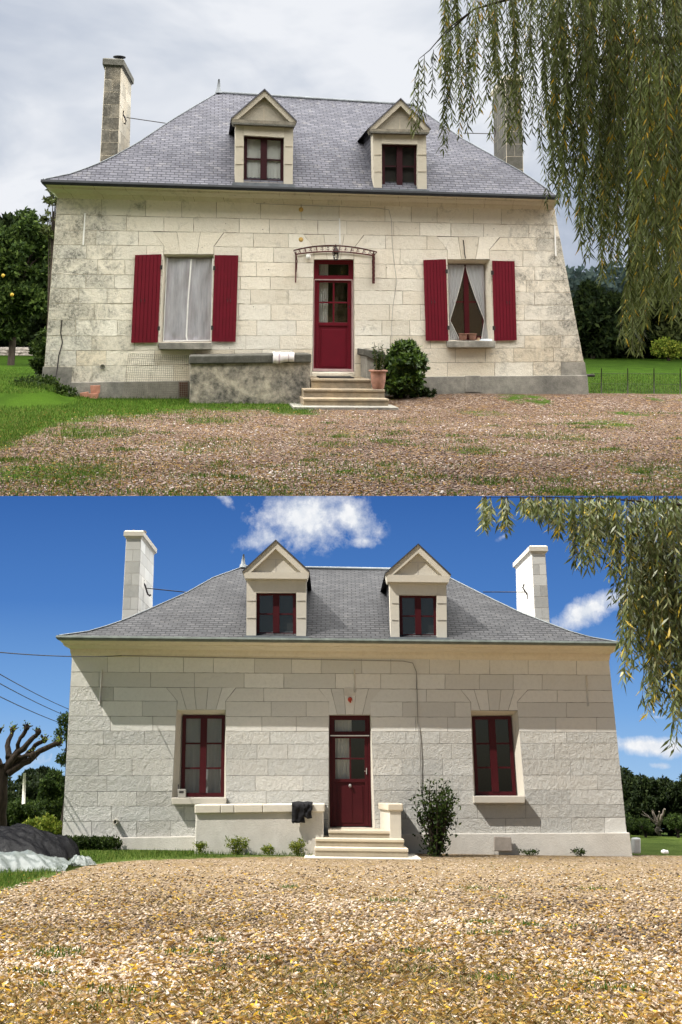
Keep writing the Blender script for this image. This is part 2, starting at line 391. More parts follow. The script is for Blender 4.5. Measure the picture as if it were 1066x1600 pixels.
M['dry_leaf'] = leaf_mat('fallen_leaf', [(0, (.10, .06, .02)), (.35, (.24, .125, .035)), (.6, (.34, .215, .06)), (.88, (.42, .27, .065)), (.96, (.55, .34, .025)), (1, (.6, .36, .02))], .2)
M['pebble_low'] = leaf_mat('sunny_pebble', [(0, (.045, .03, .02)), (.3, (.155, .108, .066)), (.6, (.295, .22, .15)), (.85, (.41, .33, .25)), (1, (.54, .47, .40))], 0, .8, .2)
M['pebble_up'] = leaf_mat('damp_pebble', [(0, (.03, .017, .011)), (.3, (.11, .063, .045)), (.6, (.21, .14, .105)), (.85, (.32, .245, .20)), (1, (.52, .47, .43))], 0, .75, .3)

# ------------------------------------------------------------------ skies
def backdrop_low():
    Y = 46.0; b = NB('blue_sky'); sep = b.n('SeparateXYZ', {0: b.obj}); X, Z = sep.outputs[0], sep.outputs[2]
    zt = LOW.P(533, 775, Y).z; zb = LOW.P(533, 1230, Y).z
    g = b.maps(Z, zb, zt)
    col = b.ramp(g, [(0, (.36, .57, .83)), (.25, (.19, .40, .76)), (.6, (.075, .215, .56)), (1, (.04, .135, .42))])
    mask = None; bulk = b.noise(.55, 8, .62, dist=.3); fine = b.noise(1.6, 8, .65)
    for (cx, cy, rx, ry, rot, k) in [(480, 806, 88, 56, -.1, 1.2), (545, 806, 56, 34, .5, 1.1), (425, 838, 55, 22, -.3, 1.0), (570, 846, 26, 12, 0, .8), (925, 951, 80, 22, -.42, 1.2), (905, 940, 14, 10, 0, .5),
                                     (1010, 1166, 75, 16, .06, 1.15), (1048, 1170, 36, 18, 0, 1), (1032, 1196, 22, 6, 0, .7), (352, 778, 24, 10, .7, .6), (1030, 1120, 26, 4, 0, .3),
                                     (788, 838, 14, 5, -.5, .35), (60, 1190, 60, 22, 0, .4), (-300, 900, 150, 40, .1, 1), (1500, 880, 200, 60, 0, 1)]:
        c = LOW.P(cx, cy, Y); sx = abs(LOW.P(cx + rx, cy, Y).x - c.x); sz = abs(LOW.P(cx, cy + ry, Y).z - c.z)
        dx = b.math('SUBTRACT', X, c.x); dz = b.math('SUBTRACT', Z, c.z); cr, sr = math.cos(rot), math.sin(rot)
        u = b.math('DIVIDE', b.math('ADD', b.math('MULTIPLY', dx, cr), b.math('MULTIPLY', dz, -sr)), sx)
        v = b.math('DIVIDE', b.math('ADD', b.math('MULTIPLY', dx, sr), b.math('MULTIPLY', dz, cr)), sz)
        r = b.math('SQRT', b.math('ADD', b.math('MULTIPLY', u, u), b.math('MULTIPLY', v, v)))
        m = b.math('MULTIPLY', b.maps(r, .0, 1.3, 1, 0), k)
        mask = m if mask is None else b.math('MAXIMUM', mask, m)
    dens = b.math('ADD', mask, b.math('MULTIPLY', b.math('SUBTRACT', b.math('ADD', b.math('MULTIPLY', bulk, .5), b.math('MULTIPLY', fine, .5)), .5), 2.4))
    dens = b.math('MULTIPLY', b.maps(dens, .18, .95), b.maps(mask, .0, .25))
    cc = b.mix(b.maps(fine, .35, .65), (.70, .75, .83), (.93, .94, .96))
    em = b.n('Emission', {0: b.mix(dens, col, cc), 1: EK}); b.set(b.out.inputs[0], em)
    mb = MB(); a = LOW.P(-700, 775, Y); c = LOW.P(1766, 775, Y)
    k = (c.z - a.z) / (c.x - a.x); X0, X1 = -70, 70
    mb.face([(X0, Y, -1), (X1, Y, -1), (X1, Y, a.z + k * (X1 - a.x)), (X0, Y, a.z + k * (X0 - a.x))])
    solo(LOW, 'sky', mb, b.m, 'deep blue summer sky with white clouds behind the cleaned house', 'sky', kind='structure')
backdrop_low()
def canopy_up():
    b = NB('overcast_sky'); sep = b.n('SeparateXYZ', {0: b.obj}); Yc, Z = sep.outputs[1], sep.outputs[2]
    mp = b.n('Mapping', {'Vector': b.obj, 'Rotation': (0, .5, .3), 'Scale': (1, .55, 2.2)}).outputs[0]; n = b.noise(.022, 6, .55, mp, 1.0); n2 = b.noise(.07, 5, .55, mp, .6)
    c = b.ramp(b.math('ADD', b.math('MULTIPLY', n, .75), b.math('MULTIPLY', n2, .25)), [(.41, (.32, .375, .475)), (.485, (.44, .49, .585)), (.55, (.57, .61, .68)), (.62, (.75, .77, .81))])
    warm = b.maps(Yc, 50, 34, 0, 1)
    c = b.mix(warm, c, (.78, .76, .72))
    stg = b.math('MULTIPLY', b.maps(Yc, 50, 33, EK * 1.15, 9.6), b.maps(Yc, 7, 16, .25, 1.0))  # unseen overhead part glows far brighter, added to light the upper house
    em = b.n('Emission', {0: c, 1: stg}); b.set(b.out.inputs[0], em)
    # cloud deck shaped overhead to block the sun, short of the sunny place's sunlight
    prof = []; N = 26
    zf = 21.0; st_ = TH - TH_UP; s_, c_ = math.sin(st_), math.cos(st_)
    wz = 162.0
    def front_edge(z):                          # local y whose world position lies on the sun plane that grazes the gravel edge
        y = 10.0
        for _ in range(30):
            WY = S_UP * (y * c_ - (z - H_UP) * s_); WZ = H_LOW + S_UP * (y * s_ + (z - H_UP) * c_)
            want = 43.0 - (SUN_DIR.y / -SUN_DIR.z) * (WZ - 14) * 1.0
            y += (want - WY) / (S_UP * c_)
        return y
    yf = front_edge(zf)
    mb = MB(); nx = 24; rows = []
    for k in range(N + 1):
        a = k / N * math.pi / 2
        y = yf + (112 - yf) * math.sin(a) ** .9; z = -3 + (zf + 3) * (math.cos(a)) ** .55
        row = []
        for i in range(nx + 1):
            u = -1 + 2 * i / nx; row.append(mb.V((u * 72, y, (z + 3) * (1 - .85 * abs(u) ** 7) - 3)))
        rows.append(row)
    for A, B in zip(rows, rows[1:]):
        for i in range(nx): mb.fi([A[i], A[i + 1], B[i + 1], B[i]], smooth=True)
    solo(UP, 'sky', mb, b.m, 'pale grey overcast sky above the weathered house', 'sky', kind='structure')
canopy_up()

# ------------------------------------------------------------------ grounds
def ground_mat(name, pal, k, grass_a, grass_b, leafc, leaf_amt, scale=30):
    b = NB(name); t = b.tint(); n = b.noise(2.2, 8, .72); nf = b.noise(18, 5, .7)
    vo = b.n('TexVoronoi', {'Vector': b.obj, 'Scale': scale}); cr = b.n('SeparateColor', {0: vo.outputs['Color']})
    g = b.ramp(cr.outputs[0], pal)
    g = b.mix(b.maps(vo.outputs['Distance'], .35, .75, 0, .75), g, mul(pal[0][1], .45))
    big = b.noise(.55, 7, .7); g = b.mix(b.maps(big, .42, .68, 0, .7), g, mul(pal[1][1], .75))
    vl = b.n('TexVoronoi', {'Vector': b.obj, 'Scale': 17}); kl = b.n('SeparateColor', {0: vl.outputs['Color']}).outputs[1]
    lm = b.math('MULTIPLY', b.maps(kl, 1 - leaf_amt, 1.0 - leaf_amt + .02), b.maps(b.noise(1.1, 4), .4, .6, .25, 1))
    g = b.mix(b.math('MULTIPLY', lm, .8), g, leafc)
    gr = b.mix(b.maps(b.noise(40, 5, .8), .35, .65), grass_a, grass_b); gr = b.mix(b.maps(b.noise(1.0, 5, .65), .42, .62, 0, .75), gr, mul(grass_a, .7)); gr = b.mix(b.maps(b.noise(4, 6, .8), .55, .7, 0, .5), gr, mul(grass_b, 1.25))
    ms = b.maps(b.math('ADD', t.outputs[0], b.math('MULTIPLY', b.math('SUBTRACT', b.math('ADD', b.math('MULTIPLY', n, .65), b.math('MULTIPLY', nf, .35)), .5), 2.2)), .42, .6)
    c = b.mix(ms, g, gr)
    h = b.math('ADD', b.math('MULTIPLY', b.math('SUBTRACT', .8, vo.outputs['Distance']), b.math('SUBTRACT', 1.0, ms)), b.math('MULTIPLY', b.noise(70, 4, .8), ms))
    return b.done(c, .95, b.bump(h, .025 * k, 1.0), .03)
def grid_ground(fr, name, xs, ys, maskf, mat, label):
    X, Yg = np.meshgrid(xs, ys)
    if fr is UP: Yg = Yg - X * .1263 * (1 - sstep(11, 22, Yg))
    Z = fr.zg(X, Yg) + 0 * X; Mk = maskf(X, Yg); ny, nx = X.shape
    v = np.stack([X, Yg, Z], 2).reshape(-1, 3); idx = np.arange(ny * nx).reshape(ny, nx)
    f = np.stack([idx[:-1, :-1], idx[:-1, 1:], idx[1:, 1:], idx[1:, :-1]], 2).reshape(-1, 4)
    me = D_.meshes.new(name); me.from_pydata(v.tolist(), [], f.tolist()); me.materials.append(mat)
    me.polygons.foreach_set('use_smooth', [True] * len(f))
    ca = me.color_attributes.new('tint', 'FLOAT_COLOR', 'POINT'); c = np.ones((len(v), 4), np.float32); c[:, 0] = Mk.ravel(); ca.data.foreach_set('color', c.ravel())
    o = link(D_.objects.new(name, me)); o.matrix_world = fr.M; tag(o, label, 'ground', None, 'structure'); return o
def poly_edge(fr, pts):
    g = [fr.G(*p) for p in pts]; xs = [p.x for p in g]; ys = [p.y for p in g]
    return lambda x: np.interp(x, xs, ys)
eL = poly_edge(LOW, [(-300, 1440), (0, 1392), (60, 1372), (130, 1351), (200, 1344), (300, 1341), (420, 1338)])
rightL = LOW.P(985, 1331, 26.9).x
def mask_low(X, Y):
    m = 1 / (1 + np.exp(-np.clip((Y - eL(X)) / .35, -30, 30))); m = m * (X < LOW.P(500, 1340, 25).x)
    m2 = 1 / (1 + np.exp(-(Y - 27.6) / .25)); far = np.maximum(m * (Y < 60), m2)
    patch = .30 * np.exp(-(((X - LOW.G(850, 1370).x) / 3.0) ** 2 + ((Y - 23.0) / 1.0) ** 2))
    left = .22 * sstep(-1.5, -5, X)
    return np.clip(far * .95 + patch + left + .06, 0, 1)
eU = poly_edge(UP, [(-300, 730), (0, 690), (100, 655), (180, 643), (280, 641), (480, 639)])
def mask_up(X, Y):
    m = 1 / (1 + np.exp(-np.clip((Y - eU(X)) / 1.5, -30, 30))) * (1 - sstep(UP.P(470, 640, 24).x, UP.P(500, 640, 24).x, X))
    m2 = 1 / (1 + np.exp(-(Y - 27.0) / .2))
    patch = .30 * sstep(1.5, -4.5, X) + .26 * sstep(.1, .7, np.sin(X * 1.7 + 1) * np.sin(Y * 1.3)) + .24 * sstep(3.5, 8, X) * sstep(-.2, .4, np.sin(X * 2.3) * np.sin(Y * 1.1 + 2)) + .12 * sstep(18, 12, Y)
    return np.clip(np.maximum(m, m2) * .9 + patch + .05, 0, 1)
PAL_L = [(0, (.06, .04, .02)), (.3, (.175, .122, .066)), (.6, (.30, .222, .14)), (.85, (.42, .335, .245)), (1, (.52, .45, .38))]
PAL_U = [(0, (.035, .02, .012)), (.3, (.095, .056, .037)), (.6, (.165, .112, .08)), (.85, (.26, .195, .155)), (1, (.40, .36, .33))]
gl = ground_mat('sunny_gravel_and_grass', PAL_L, 1, (.045, .075, .012), (.095, .125, .03), (.22, .15, .05), .20)
gu = ground_mat('damp_gravel_and_grass', PAL_U, S_UP, (.026, .056, .006), (.058, .112, .010), (.20, .125, .05), .14)
xs = np.concatenate([np.linspace(-80, -11, 12), np.linspace(-10.5, 10.5, 180), np.linspace(11, 80, 12)])
grid_ground(LOW, 'ground', xs, np.concatenate([np.linspace(-60, 5, 8), np.linspace(6, 30, 170), np.linspace(31, 48, 20)]), mask_low, gl, 'sunlit tan gravel forecourt and lawn around the cleaned house')
xs = np.concatenate([np.linspace(-70, -12, 12), np.linspace(-11.5, 18, 220), np.linspace(19, 70, 12)])
grid_ground(UP, 'ground', xs, np.concatenate([np.linspace(10.75, 31, 170), np.linspace(32, 112, 30)]), mask_up, gu, 'damp brown gravel and bright lawn around the weathered house')

def scatter(fr, n, px0, px1, py0, py1, power=1.0):
    out = []
    py = py0 + (py1 - py0) * rng.random(n) ** power; px = rng.uniform(px0, px1, n)
    for a, c in zip(px, py): out.append(fr.G(a, c))
    return np.array([tuple(p) for p in out])
def gravel(fr, name, n, reg, rmin, rmax, mat, maskf, label):
    p = scatter(fr, n, *reg); mk = maskf(p[:, 0], p[:, 1]); keep = rng.random(len(p)) > mk * 1.3; p = p[keep]
    rad = rng.uniform(0, 1, len(p)) ** 2 * (rmax - rmin) + rmin; t = np.clip(rng.normal(.5, .27, (len(p), 1)) + .25 * np.sin(p[:, :1] * 1.3 + 2 * np.sin(p[:, 1:2] * .7)) * np.sin(p[:, 1:2] * 1.1) - .04, 0, 1) * np.ones((1, 3))
    p[:, 2] += rad * .25
    solo(fr, name, stones_mesh(p, rad, t), mat, label, 'gravel', kind='stuff')
gravel(LOW, 'loose_gravel', 70000, (-10, 1076, 1342, 1612, .62), .010, .030, M['pebble_low'], mask_low, 'loose pale pebbles covering the sunlit forecourt')
gravel(UP, 'loose_gravel', 42000, (-10, 1076, 640, 785), .010, .024, M['pebble_up'], mask_up, 'loose damp brown pebbles covering the upper forecourt')
gravel(LOW, 'coarse_gravel', 9000, (-10, 1076, 1400, 1612, .6), .020, .036, M['pebble_low'], mask_low, 'larger rounded stones lying on the sunlit gravel')
def fallen(fr, name, n, reg, L, mat, label, lo=0, hi=1):
    p = scatter(fr, n, *reg); p[:, 2] += rng.uniform(.012, .03, n); a = rng.uniform(0, 6.28, n)
    d = np.stack([np.cos(a), np.sin(a), rng.normal(0, .25, n)], 1); t = rng.uniform(lo, hi, (n, 1)) * np.ones((1, 3))
    solo(fr, name, quads_mesh(leaf_quads(p, d, L, L * .3), t), mat, label, 'leaves', kind='stuff')
fallen(LOW, 'fallen_leaves', 15000, (-10, 1076, 1352, 1612, .75), .055, M['dry_leaf'], 'yellow and tan willow leaves strewn over the sunlit gravel')
fallen(UP, 'fallen_leaves', 5000, (-10, 1076, 640, 785), .05, M['dry_leaf'], 'brown fallen leaves strewn over the damp gravel', 0, .75)
for fr_s, n_s, reg_s in ((LOW, 20000, (-10, 1076, 1345, 1612, .7)), (UP, 14000, (-10, 1076, 640, 785))):
    p = scatter(fr_s, n_s, *reg_s); k_ = np.sin(p[:, 0] * 1.1 + 1.5 * np.sin(p[:, 1] * .9)) * np.sin(p[:, 1] * .8 + p[:, 0] * .5) + rng.normal(0, .45, n_s); p = p[k_ > .05]; a = rng.uniform(0, 6.28, len(p)); p[:, 2] += .015
    d = np.stack([np.cos(a), np.sin(a), rng.uniform(0, .8, len(p))], 1)
    solo(fr_s, 'dry_straw', quads_mesh(leaf_quads(p, d, .06, .009, .5), rng.uniform(0, 1, (len(p), 1)) * np.ones((1, 3))), M['straw'], 'dry tan straw and moss strands among the ' + ('sunlit' if fr_s is LOW else 'damp') + ' pebbles', 'straw', kind='stuff')
def grass_tufts(fr, name, pts, h, mat, label, spread=.03):
    n = len(pts); d = np.stack([rng.normal(0, .35, n), rng.normal(0, .35, n), np.ones(n)], 1); t = rng.uniform(0, 1, (n, 1)) * np.ones((1, 3))
    solo(fr, name, quads_mesh(leaf_quads(pts, d, h, .010, .5), t), mat, label, 'grass', kind='stuff')
def on_mask(fr, n, reg, maskf, thr):
    p = scatter(fr, n, *reg); mk = maskf(p[:, 0], p[:, 1]) + rng.normal(0, .12, n); return p[mk > thr]
grass_tufts(LOW, 'grass', np.concatenate([on_mask(LOW, 26000, (-10, 520, 1332, 1400), mask_low, .55), on_mask(LOW, 9000, (-10, 1076, 1345, 1600), mask_low, .45)]), .07, M['grass'], 'short grass growing along the cleaned wall and gravel edge')
grass_tufts(UP, 'grass', np.concatenate([on_mask(UP, 44000, (-10, 500, 575, 700), mask_up, .5), on_mask(UP, 9000, (900, 1076, 585, 622), mask_up, .5), on_mask(UP, 16000, (-10, 1076, 625, 785), mask_up, .33)]), .06, M['grass'], 'short grass and moss growing through the damp gravel')

for fr_s, reg_s, nc, sz in ((UP, (-10, 1076, 645, 775), 130, .16), (LOW, (-10, 1076, 1350, 1600, .8), 34, .13)):
    c_ = scatter(fr_s, nc, *reg_s); pp_ = []
    for q in c_:
        k_ = int(rng.uniform(25, 120)); o_ = rng.normal(0, 1, (k_, 2)) * sz * rng.uniform(.35, 1.2) * np.array([1.5, .8]); pp_.append(np.column_stack([q[0] + o_[:, 0], q[1] + o_[:, 1], np.full(k_, q[2])]))
    grass_tufts(fr_s, 'grass_clumps', np.concatenate(pp_), .045, M['grass'], 'small tufts of grass and moss dotted over the ' + ('damp' if fr_s is UP else 'sunlit') + ' gravel')

# ------------------------------------------------------------------ houses
def tint_r(lo=.2, hi=.9, warm=.5, rough=0): return (random.uniform(lo, hi), random.uniform(0, 1) ** 2 * warm * 2 if warm else 0, rough)
def block(mb, fr, q, Y, tnt, g=.0055, dep=.010):
    o = [fr.P(p[0], p[1], Y + dep) for p in q]; c = sum(o, Vector()) / len(o)
    fr_ = []
    n = len(o)
    for k in range(n):
        a, b, c_ = o[k - 1], o[k], o[(k + 1) % n]
        e1 = (b - a).normalized(); e2 = (c_ - b).normalized()
        n1 = Vector((-e1.z, 0, e1.x)); n2 = Vector((-e2.z, 0, e2.x))
        if n1.dot(c - b) < 0: n1 = -n1
        if n2.dot(c - b) < 0: n2 = -n2
        fr_.append(Vector((b.x, Y + random.uniform(-.002, .002), b.z)) + (n1 + n2) * g)
    O2, F2 = [], []; amp = .011 if fr is UP else .007
    for k in range(n):
        l = (k + 1) % n; L_ = (o[l] - o[k]).length; m_ = max(1, int(L_ / .09)); cc = (fr_[k] + fr_[l]) / 2; nd = (c - cc); ed = (o[l] - o[k]).normalized(); nd = nd - ed * nd.dot(ed); nd.y = 0
        nd = nd.normalized() if nd.length > 1e-6 else Vector((0, 0, 0))
        for q in range(m_):
            u = q / m_; O2.append(o[k].lerp(o[l], u)); p = fr_[k].lerp(fr_[l], u)
            if q: p = p + nd * (random.random() ** 3 * amp - .002) + Vector((0, random.random() ** 4 * .006, 0))
            F2.append(p)
    i = [mb.V(p) for p in O2]; j = [mb.V(p) for p in F2]; n = len(i)
    mb.fi(j, 0, tnt)
    for k in range(n):
        l = (k + 1) % n; mb.fi([i[k], i[l], j[l], j[k]], 1, tnt)
def masonry(fr, Lc, Rc, xl, xr, ops, Y, tf, wmin, wmax, x0, x1):
    mb = MB(); nC = len(Lc) - 1
    def yy(k, x): return Lc[k] + (Rc[k] - Lc[k]) * (x - x0) / (x1 - x0)
    def lin(e, y): (xa, ya), (xb, yb) = e; return xa + (xb - xa) * (y - ya) / (yb - ya)
    prev = []
    for k in range(nC):
        segs = []; cur = (lin(xl, Lc[k]), lin(xl, Lc[k + 1]))
        for o in ops:                           # (quad, has_arch)
            q = o.c; tl, tr, br, bl = q; cx = (tl[0] + tr[0]) / 2; yt = tl[1]; yb = bl[1]
            a, b = yy(k, cx), yy(k + 1, cx)
            le = lambda y: lin((tl, bl), y); re = lambda y: lin((tr, br), y)
            if b > yt + 1 and a < yb - 1:
                segs.append((cur, (le(a), le(b)))); cur = (re(a), re(b))
                if a < yt:                      # voussoirs above
                    m = yy(k - 1, cx); xt0, xt1 = le(yt) - 16, re(yt) + 16; nW = 5 if fr is LOW else 3
                    for i in range(nW):
                        u0, u1 = i / nW, (i + 1) / nW
                        f = lambda u, z: [(xt0 + (xt1 - xt0) * u), (le(a) + (re(a) - le(a)) * u), (le(yt) + (re(yt) - le(yt)) * u)][z]
                        pts = [(f(u0, 0), m), (f(u1, 0), m)] + ([(f(u1, 1), a)] if i == nW - 1 else []) + [(f(u1, 2), yt), (f(u0, 2), yt)] + ([(f(u0, 1), a)] if i == 0 else [])
                        block(mb, fr, pts, Y, tf((f(u0, 1)), m, k))
                if b > yb: block(mb, fr, [(le(yb), yb), (re(yb), yb), (re(b), b), (le(b), b)], Y, tf(cx, b, k))
            else:
                nb = yy(k + 2, cx) if k + 2 <= nC else 1e9
                if b <= yt + 1 and nb > yt + 1:
                    segs.append((cur, (le(yt) - 16, le(b)))); cur = (re(yt) + 16, re(b))
        segs.append((cur, (lin(xr, Rc[k]), lin(xr, Rc[k + 1]))))
        joints = []
        for (A, B) in segs:
            xa, xb = sum(A) / 2, sum(B) / 2; xsn = [xa]
            while xsn[-1] < xb - wmin * 1.25:
                for _ in range(12):
                    nx = xsn[-1] + random.uniform(wmin, wmax)
                    if all(abs(nx - j) > 11 for j in prev): break
                if xb - nx < wmin * .55: break
                xsn.append(nx)
            xsn.append(xb); joints += xsn[1:-1]
            for i in range(len(xsn) - 1):
                l = A if i == 0 else (xsn[i], xsn[i]); r = B if i == len(xsn) - 2 else (xsn[i + 1], xsn[i + 1])
                block(mb, fr, [(l[0], yy(k, l[0])), (r[0], yy(k, r[0])), (r[1], yy(k + 1, r[1])), (l[1], yy(k + 1, l[1]))], Y, tf((l[0] + r[0]) / 2, Lc[k], k))
        prev = joints
    return mb

def frame_bars(mb, fr, q, Yf, Yb, rows, bw=.085, mid=.15, mt=.022, cols=2, bot=.05, top=.04):
    mb.prism(fr, q.sub(0, 0, bw, 1), Yf, Yb); mb.prism(fr, q.sub(1 - bw, 0, 1, 1), Yf, Yb)
    mb.prism(fr, q.sub(bw, 0, 1 - bw, top), Yf + .004, Yb); mb.prism(fr, q.sub(bw, 1 - bot, 1 - bw, 1), Yf + .004, Yb)
    if mid: mb.prism(fr, q.sub(.5 - mid / 2, top, .5 + mid / 2, 1 - bot), Yf - .012, Yb)
    for r in range(1, rows):
        v = top + (1 - top - bot) * r / rows
        sp = [(bw, .5 - mid / 2), (.5 + mid / 2, 1 - bw)] if mid else [(bw, 1 - bw)]
        for a, c in sp: mb.prism(fr, q.sub(a, v - mt / 2, c, v + mt / 2), Yf + .012, Yb)
def loop_wall(mb, fr, qo, Yo, qi, Yi, t=(.5, .2, 0), m=0):
    a = [fr.P(*p, Yo) for p in qo.c]; b = [fr.P(*p, Yi) for p in qi.c]
    for k in range(4): j = (k + 1) % 4; mb.face([a[k], a[j], b[j], b[k]], m, t)
def flat(fr, q, Y, mb=None, m=0):
    mb = mb or MB(); mb.face([fr.P(*p, Y) for p in q.c], m); return mb
def drape(fr, q, Y, nf, amp, nx=40, ny=12, edge=None, mb=None, ph=0.0):
    mb = mb or MB(); rows = []
    for j in range(ny + 1):
        v = j / ny; row = []
        for i in range(nx + 1):
            u = i / nx; uu = edge(u, v) if edge else u
            p = fr.P(*q.at(uu, v), Y); p.y += amp * math.sin(u * nf * 6.283 + ph + .6 * math.sin(v * 3)) * (.6 + .4 * v) + amp * .4 * noise.noise(Vector((u * 9, v * 4, ph)))
            row.append(mb.V(p))
        rows.append(row)
    for A, B in zip(rows, rows[1:]):
        for i in range(nx): mb.fi([A[i], A[i + 1], B[i + 1], B[i]], smooth=True)
    return mb
def interp_curve(c):
    c = sorted(c, key=lambda p: p[1]); ys = [p[1] for p in c]; xs_ = [p[0] for p in c]
    return lambda y: float(np.interp(y, ys, xs_))

def roof_and_cornice(th, fr, d, mt):
    D = fr.D; Ye, Yr = D - .5, D + 4.2
    ze = (fr.P(*d['eaveL'], Ye).z + fr.P(*d['eaveR'], Ye).z) / 2
    zrL, zrR = fr.P(*d['ridge'][0], Yr).z, fr.P(*d['ridge'][1], Yr).z
    cL, cR = interp_curve(d['hipL']), interp_curve(d['hipR'])
    N = 22; rings = []
    eL_, eR_ = fr.P(*d['eaveL'], Ye), fr.P(*d['eaveR'], Ye)
    for k in range(N + 1):
        v = k / N; Y = Ye + (Yr - Ye) * v; pr = d.get('flare', .62) * v + (1 - d.get('flare', .62)) * v * v if False else None
        f = v * 1.0 - .16 * math.exp(-v * 5.5) * (1 - v) * (v > 0) * min(1, v * 9) * 1.0
        zL = eL_.z + (zrL - eL_.z) * f; zR = eR_.z + (zrR - eR_.z) * f
        def solve(x, z, cv):
            for _ in range(20): x_, y_ = fr.px((x, Y, z)); x = fr.P(cv(y_), y_, Y).x
            return x
        xL = eL_.x if k == 0 else solve(eL_.x + 1, zL, cL); xR = eR_.x if k == 0 else solve(eR_.x - 1, zR, cR)
        rings.append([Vector((xL, Y, zL)), Vector((xR, Y, zR)), Vector((xR, 2 * Yr - Y, zR)), Vector((xL, 2 * Yr - Y, zL))])
    arc = [0]
    for a, b in zip(rings, rings[1:]): arc.append(arc[-1] + math.hypot(b[0].y - a[0].y, b[0].z - a[0].z))
    mb = MB()
    for k in range(N):
        A, B = rings[k], rings[k + 1]
        for q in range(4):
            p = [A[q], A[(q + 1) % 4], B[(q + 1) % 4], B[q]]
            if k == N - 1 and q in (1, 3): p = p[:3]
            ax = 0 if q in (0, 2) else 1
            uv = [(pt[ax], arc[k + (1 if i >= 2 else 0)]) for i, pt in enumerate(p)]
            mb.face(p, 0, uv=uv)
    roof = th.part('roof', mb, mt['slate'])
    cap = MB(); top = rings[-1]
    cap.tube([top[0] + Vector((0, 0, .02)), top[1] + Vector((0, 0, .02))], .045, 6)
    for q in (0, 1): cap.tube([r[q] + Vector((0, 0, .012)) for r in rings], .016, 5)
    th.part('ridge_capping', cap, mt['ridge'], roof)
    fin = MB(); b = top[0]; hgt = fr.P(b.x and fr.px(b)[0], fr.px(b)[1] - d['finial'], Yr).z - b.z
    fin.lathe((b.x + .03, b.y, b.z), [(.10, 0), (.085, .08), (.06, .10), (.045, hgt * .6), (.02, hgt)], 10); th.part('finial', fin, mt['ridge'], roof)
    # cornice as mitred rings, bottom to top
    def ring(Y, l, r): a, b = fr.P(*l, Y), fr.P(*r, Y); bk = 2 * Yr - Y; return [a, b, Vector((b.x, bk, b.z)), Vector((a.x, bk, a.z))]
    rs = [ring(Y, l, r) for (Y, l, r) in d['cornice']]
    mb = MB()
    for k, (A, B) in enumerate(zip(rs, rs[1:])):
        # split the run into stones with open joints
        pass
        for q in range(4):
            mb.face([A[q], A[(q + 1) % 4], B[(q + 1) % 4], B[q]], 0, (random.uniform(.85, 1.2), .1, 0))
    mb.face(rs[-1], 0)
    th.part('cornice', mb, mt['trim'])
    if d.get('joints'):
        jm = MB()
        for u in np.linspace(.03, .97, 17):
            for A, B in zip(rs, rs[1:]):
                a = A[0].lerp(A[1], u); b = B[0].lerp(B[1], u); dx = Vector((.006, 0, 0)); oy = Vector((0, -.003, 0))
                jm.hexa([a - dx + oy, a + dx + oy, b + dx + oy, b - dx + oy], [a - dx - oy, a + dx - oy, b + dx - oy, b - dx - oy])
        th.part('cornice_joints', jm, mt['mortar'])
    g = MB(); (Yg, lt, rt, lb, rb) = d['gutter']
    A = ring(Yg, lb, rb); B = ring(Yg, lt, rt); A2 = ring(Yg + .14, lb, rb); 
    mid = [a.lerp(b, .5) + (a - Vector((0, Yr, a.z))).normalized() * .03 for a, b in zip(A, B)]
    inn = [Vector((b.x * 1.0 + (.12 if i in (0, 3) else -.12), b.y + (.12 if i < 2 else -.12), b.z - .01)) for i, b in enumerate(B)]
    g.rings([A, mid, B, inn], cap=False); g.face(A)
    th.part('gutter', g, mt['gutter'])
    return rings, Yr

